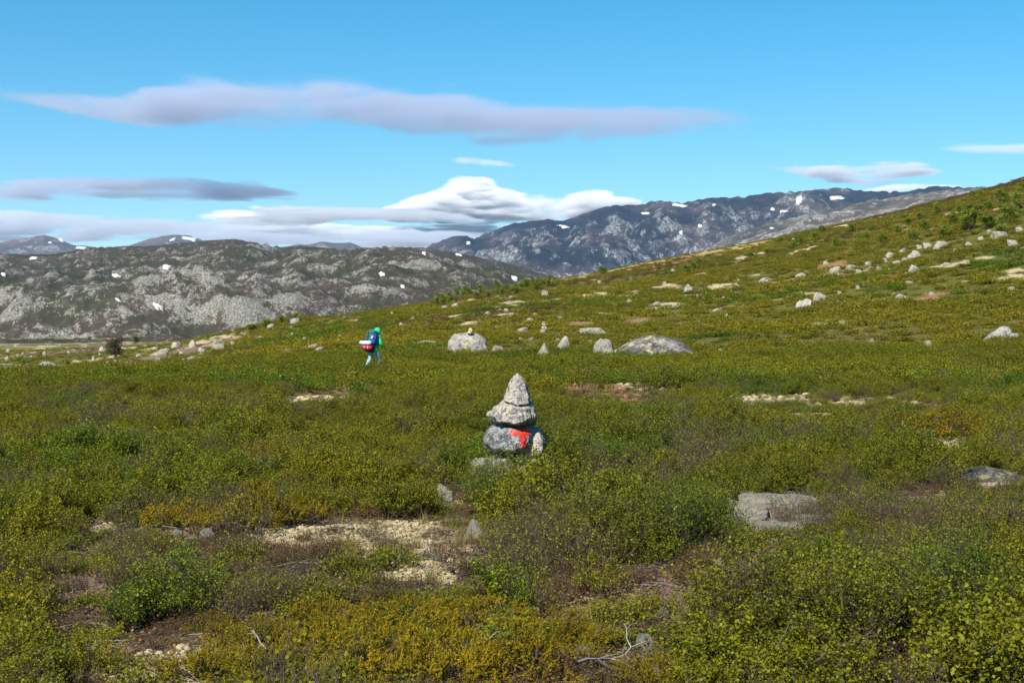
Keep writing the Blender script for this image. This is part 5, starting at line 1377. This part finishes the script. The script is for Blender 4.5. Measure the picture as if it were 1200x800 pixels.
    for s in range(4):
        q = np.random.default_rng(600 + s); pm = PM(); n = 90
        c = q.normal(size=(n, 3)) * 0.11; c[:, 2] = np.abs(q.normal(size=n)) * 0.010 + 0.004
        for k in range(16):
            a = q.uniform(0, 6.283); dv = np.array([math.cos(a), math.sin(a), q.normal() * 0.25]) * q.uniform(0.03, 0.09)
            pm.tube([c[k] - dv, c[k] + q.normal(size=3) * .006, c[k] + dv], 0.0018, 0.0010, 1)
        pm.quads(*rand_leaves(q, c, 0.016, 1.2), 0); lt.append(pm.mesh('litter', [M_LITTER, M_DEAD if s == 3 else M_TWIG]))
    CT = proto_collection('litter', lt)
    x, y = region(g, 3.5, 26, 24, 34)
    p = patches(x, y); keep = (g.uniform(0, 1, len(x)) > np.maximum(p['slab'], p['lichen'] * 0.72)) & clear_of_rocks(x, y, 0.0); x, y = x[keep], y[keep]
    s = g.uniform(0.7, 1.4, len(x)); rot = np.stack([np.zeros(len(x)), np.zeros(len(x)), g.uniform(0, 6.283, len(x))], 1)
    scatter('twig_litter', 'dead twigs and shed leaves on the open floor', CT, np.stack([x, y, ground_h(x, y)], 1), rot, np.stack([s, s, s], 1), g.integers(0, 4, len(x)))
    # dry grass blades round the patches
    gr = []
    for s in range(3):
        q = np.random.default_rng(500 + s); pm = PM(); n = 60
        b = q.normal(size=(n, 3)) * 0.03; b[:, 2] = 0; t = q.normal(size=(n, 3)) * 0.05; t[:, 2] = q.uniform(0.07, 0.16, n)
        w = q.normal(size=(n, 3)); w[:, 2] = 0; w /= np.linalg.norm(w, axis=1, keepdims=True)
        pm.tris(b - w * 0.002, b + w * 0.002, b + t, 0); gr.append(pm.mesh('grass_tuft', [M_GRASS]))
    CG = proto_collection('grass', gr)
    x, y = region(g, 4, 36, 12)
    p = patches(x, y); e = np.maximum.reduce([p['lichen'], p['litter'], p['red']]); e = 4 * e * (1 - e) + 0.25 * p['red'] + 0.15 * p['lichen'] + 0.02
    keep = (g.uniform(0, 1, len(x)) < e * 0.7) & clear_of_rocks(x, y, 0.0); x, y = x[keep], y[keep]
    s = g.uniform(0.6, 1.3, len(x)); rot = np.stack([np.zeros(len(x)), np.zeros(len(x)), g.uniform(0, 6.283, len(x))], 1)
    scatter('dry_grass', 'thin dry grass at the edges of the bare patches', CG, np.stack([x, y, ground_h(x, y) - .005], 1), rot, np.stack([s, s, s], 1), g.integers(0, 3, len(x)))
heath_cover()

# ------------------------------------------------------------------ birches and willows on the slope
def tree_meshes(seed, stems, leafmat, n=900, leaf=0.05, width=0.9):
    """height 1, several stems from the ground, loose crown of leaf clumps"""
    g = np.random.default_rng(seed); pt = PM(); pc = PM()
    cl = []
    for i in range(stems):
        a = g.uniform(0, 6.283); q = g.uniform(0.1, 1)
        end = np.array([math.cos(a) * q * width * 0.42, math.sin(a) * q * width * 0.42, g.uniform(0.68, 0.98) * (1 - 0.3 * q * q)])
        mid = end * np.array([0.35, 0.35, 0.5]); t = np.linspace(0, 1, 7)[:, None]
        pts = 2 * t * (1 - t) * mid + t ** 2 * end + g.normal(size=(7, 3)) * 0.012 * t; pts[0, 2] = -0.05
        pt.tube(pts, 0.020, 0.004, 0, 4)
        for k in range(7):
            f = g.integers(2, 7); d = g.normal(size=3); d[2] = abs(d[2]) * 0.5 + 0.1; d /= np.linalg.norm(d)
            L = g.uniform(0.10, 0.26) * width; e = pts[f] + d * L
            pt.tube([pts[f], pts[f] + d * L * 0.5 + g.normal(size=3) * 0.015, e], 0.006, 0.002, 0)
            cl.append((e, g.uniform(0.06, 0.13) * width)); cl.append((pts[f] + d * L * 0.55, g.uniform(0.04, 0.09) * width))
        cl.append((end, 0.09 * width))
    w = np.array([c[1] for c in cl]) ** 1.5; pick = g.choice(len(cl), n, p=w / w.sum())
    C = np.array([cl[i][0] + g.normal(size=3) * cl[i][1] * 0.62 for i in pick]); C[:, 2] = np.maximum(C[:, 2], 0.03)
    pc.quads(*rand_leaves(g, C, leaf, 0.3), 0)
    return pc.mesh('crown', [leafmat]), pt.mesh('trunk', [M_BARK])
TV = {'birch': [tree_meshes(800 + i, 7, M_BIRCH, 3000, 0.046, 0.95) for i in range(5)], 'dusk': [tree_meshes(850, 9, M_DUSK, 3000, 0.038, 1.05)], 'low': [tree_meshes(860 + i, 9, M_BIRCH, 3000, 0.058, 1.5) for i in range(3)]}
gt = random.Random(5)
def tree(px, py, w, h, kind, label, group=None, name='birch_tree', cat='tree'):
    x, y, z = hit(px, py)
    k = y / FPX; H = h * k * 1.04; W = w * k
    cr, tr = gt.choice(TV[kind])
    base = {'birch': 0.95, 'dusk': 1.05, 'low': 1.5}[kind]
    r = empty(name, (x, y + 0.3, float(ground_h(x, y + .3)) - 0.02), gt.uniform(0, 6.28)); tag(r, label, cat, group)
    sx = W / base
    link('crown', cr, r, scale=(sx, sx, H)); link('trunk', tr, r, scale=(sx, sx, H))
    return r
NTH = 'first second third fourth fifth sixth seventh eighth ninth tenth eleventh twelfth thirteenth fourteenth fifteenth sixteenth seventeenth eighteenth nineteenth twentieth twenty-first twenty-second twenty-third twenty-fourth'.split()
sky_x = [505, 560, 600, 645]; sky_y = [352, 343, 337, 331]
for i in range(24):
    px = 512 + i * 5.6 + gt.uniform(-3, 3); b = float(np.interp(px, sky_x, sky_y)) + gt.uniform(-1, 7) + 2
    w = gt.uniform(9, 16); tree(px, b, w, gt.uniform(7, 15), 'birch', 'light green willow in the skyline thicket under the dark mountain, %s' % ('leftmost' if i == 0 else 'rightmost' if i == 23 else NTH[i] + ' from its left end'), 'willow thicket on the skyline', 'willow_bush', 'bush')
for (px, py, w, h, lab) in [(706, 322, 16, 10, 'lone small birch on the ochre ridge'), (804, 321, 15, 12, 'left one of two birches on the ochre ridge'), (817, 317, 16, 15, 'right one of two birches on the ochre ridge'), (786, 324, 9, 7, 'tiny birch left of the two on the ochre ridge'), (135, 421, 33, 28, None),
                            (24, 430, 15, 13, 'small dark green bush at the left edge of the near crest'), (77, 429, 10, 8, 'faint small bush on the moor left of the dark round tree'), (158, 402, 14, 10, 'pale green bush behind the dark round tree'), (104, 394, 9, 5, 'tiny dark bush far out on the left moor'),
                            (330, 381, 15, 12, 'tallest bush of the left knoll skyline'), (312, 384, 18, 10, 'wide bush left of the tallest on the knoll skyline'), (296, 388, 20, 8, 'lowest left bush on the knoll skyline'), (346, 376, 16, 9, 'bush behind the right skyline boulder')]:
    if lab is None: tree(px, py, w, h, 'dusk', 'dark reddish round tree standing on the left moor', None, 'birch_tree')
    else: tree(px, py, w, h, 'birch', lab, None, 'birch_tree' if 'birch' in lab else 'willow_bush', 'tree' if 'birch' in lab else 'bush')
RS = [(937, 289, 18, 14, 0), (956, 281, 14, 10, 0), (981, 290, 17, 14, 0), (997, 273, 14, 12, 0), (1035, 287, 18, 13, 0), (1069, 282, 26, 13, 1), (1099, 253, 15, 15, 0), (1109, 279, 24, 14, 1), (1136, 270, 32, 24, 0), (1159, 268, 26, 18, 0), (1174, 240, 22, 18, 0), (1194, 246, 18, 28, 0), (1182, 260, 26, 20, 0), (1118, 262, 18, 13, 0), (928, 292, 12, 8, 1), (963, 273, 14, 9, 0), (1012, 280, 15, 9, 1), (1052, 275, 16, 10, 0), (1085, 270, 18, 11, 0), (1145, 250, 18, 12, 0), (1160, 246, 16, 12, 0), (1125, 250, 14, 10, 0), (1080, 257, 14, 9, 1), (1064, 262, 14, 8, 0), (1040, 266, 12, 8, 0), (900, 297, 14, 7, 1), (880, 302, 12, 6, 0), (1020, 271, 12, 8, 0), (1175, 275, 20, 12, 1), (1196, 225, 14, 10, 0), (1150, 232, 12, 8, 1), (1208, 262, 22, 22, 0), (1225, 250, 24, 24, 0), (1232, 228, 20, 18, 0), (975, 296, 12, 7, 1), (915, 284, 10, 6, 0), (945, 275, 10, 6, 1)]
big = {(1136, 270): 'broad birch in the scrub just above the upper scree', (1194, 246): 'tall dark birch at the right edge of the slope', (1069, 282): 'wide low birch above the middle scree', (1035, 287): 'dark round birch left of the wide low one', (937, 289): 'left end birch of the slope scrub', (981, 290): 'leafy birch near the left end of the slope scrub', (1099, 253): 'dark birch alone near the skyline above the scrub'}
scrub = []
for (px, py, w, h, lo) in RS:
    lab = big.get((px, py))
    t_ = tree(px, py, w, h, 'low' if lo else 'birch', lab or 'small green birch in the scrub belt high on the right slope', None if lab else 'birch scrub of the right slope')
    if not lab: scrub.append((t_, px, py))
BM = [('the broad birch above the upper scree', 1136, 270), ('the tall right edge birch', 1194, 246), ('the wide low birch', 1069, 282), ('the dark round birch', 1035, 287), ('the left end birch', 937, 289), ('the leafy left birch', 981, 290), ('the dark lone skyline birch', 1099, 253)]
name_by_landmark(scrub, BM, 'scrub birch')

# ------------------------------------------------------------------ dead wood
def dead_branch(label, p0, p1, h0, h1, r, forks, seed, name='dead_branch', bend=0.06, mat=None):
    """runs from picture point p0 to p1 (on the ground), ends lifted by h0 and h1 metres"""
    g = np.random.default_rng(seed)
    a = np.array(hit(*p0)); b = np.array(hit(*p1)); a[2] += h0; b[2] += h1
    o0 = a.copy()
    pm = PM(); t = np.linspace(0, 1, 10)[:, None]; L = np.linalg.norm(b - a)
    pts = a + (b - a) * t + np.cumsum(g.normal(size=(10, 3)), 0) * L * bend * 0.3 * np.sin(math.pi * t) ** 0.5
    pm.tube(pts - o0, r, r * 0.35, 0, 6)
    for k in range(forks):
        i = g.integers(3, 9); d = (pts[9] - pts[0]) / L + g.normal(size=3) * 0.45; d[2] = d[2] * 0.45; d /= np.linalg.norm(d)
        l = L * g.uniform(0.15, 0.34); s = pts[i]
        q = np.array([s, s + d * l * 0.35 + g.normal(size=3) * l * 0.07, s + d * l * 0.7 + g.normal(size=3) * l * 0.1, s + d * l + g.normal(size=3) * l * 0.12])
        pm.tube(q - o0, r * 0.5, r * 0.15, 0, 5)
        if g.uniform() < 0.7:
            e = d + g.normal(size=3) * 0.5; e /= np.linalg.norm(e); pm.tube(np.array([q[2], q[2] + e * l * 0.2, q[2] + e * l * 0.4 + g.normal(size=3) * .01]) - o0, r * 0.22, r * 0.1, 0, 4)
    o = link(name, pm.mesh(name, [mat or M_DEAD]), loc=o0)
    return tag(o, label, 'branch', 'dead branches')
dead_branch('bleached forked branch lying through the bottom junipers', (672, 812), (756, 782), 0.15, 0.12, 0.0065, 6, 23, bend=0.12)
dead_branch('pale fallen branch on the lichen patch', (458, 668), (510, 658), 0.03, 0.04, 0.010, 5, 2, bend=.12)
dead_branch('crooked grey dead stem right of the pale fallen branch', (530, 676), (512, 652), 0.03, 0.05, 0.009, 6, 3, mat=M_TWIG)
dead_branch('white dead twigs in the bottom left corner', (75, 812), (38, 790), 0.08, 0.16, 0.007, 9, 4)
dead_branch('grey dead stem among the right birch, near the bottom', (950, 822), (1030, 790), 0.16, 0.24, 0.007, 10, 5, mat=M_TWIG)
dead_branch('grey dead stem rising left of the bottom right birch', (895, 815), (930, 785), 0.14, 0.24, 0.006, 10, 6, mat=M_TWIG)
dead_branch('knotted grey stem in the middle of the right shrubs', (1022, 755), (1046, 715), 0.16, 0.22, 0.009, 8, 7, mat=M_TWIG)
dead_branch('short bleached stick in the golden junipers', (566, 812), (584, 800), 0.22, 0.24, 0.004, 2, 8)
dead_branch('bleached stick in the juniper at the lower left', (312, 812), (292, 795), 0.2, 0.24, 0.0045, 2, 9)
dead_branch('short pale stick under the left spreading juniper', (152, 614), (164, 610), 0.08, 0.12, 0.010, 1, 10)
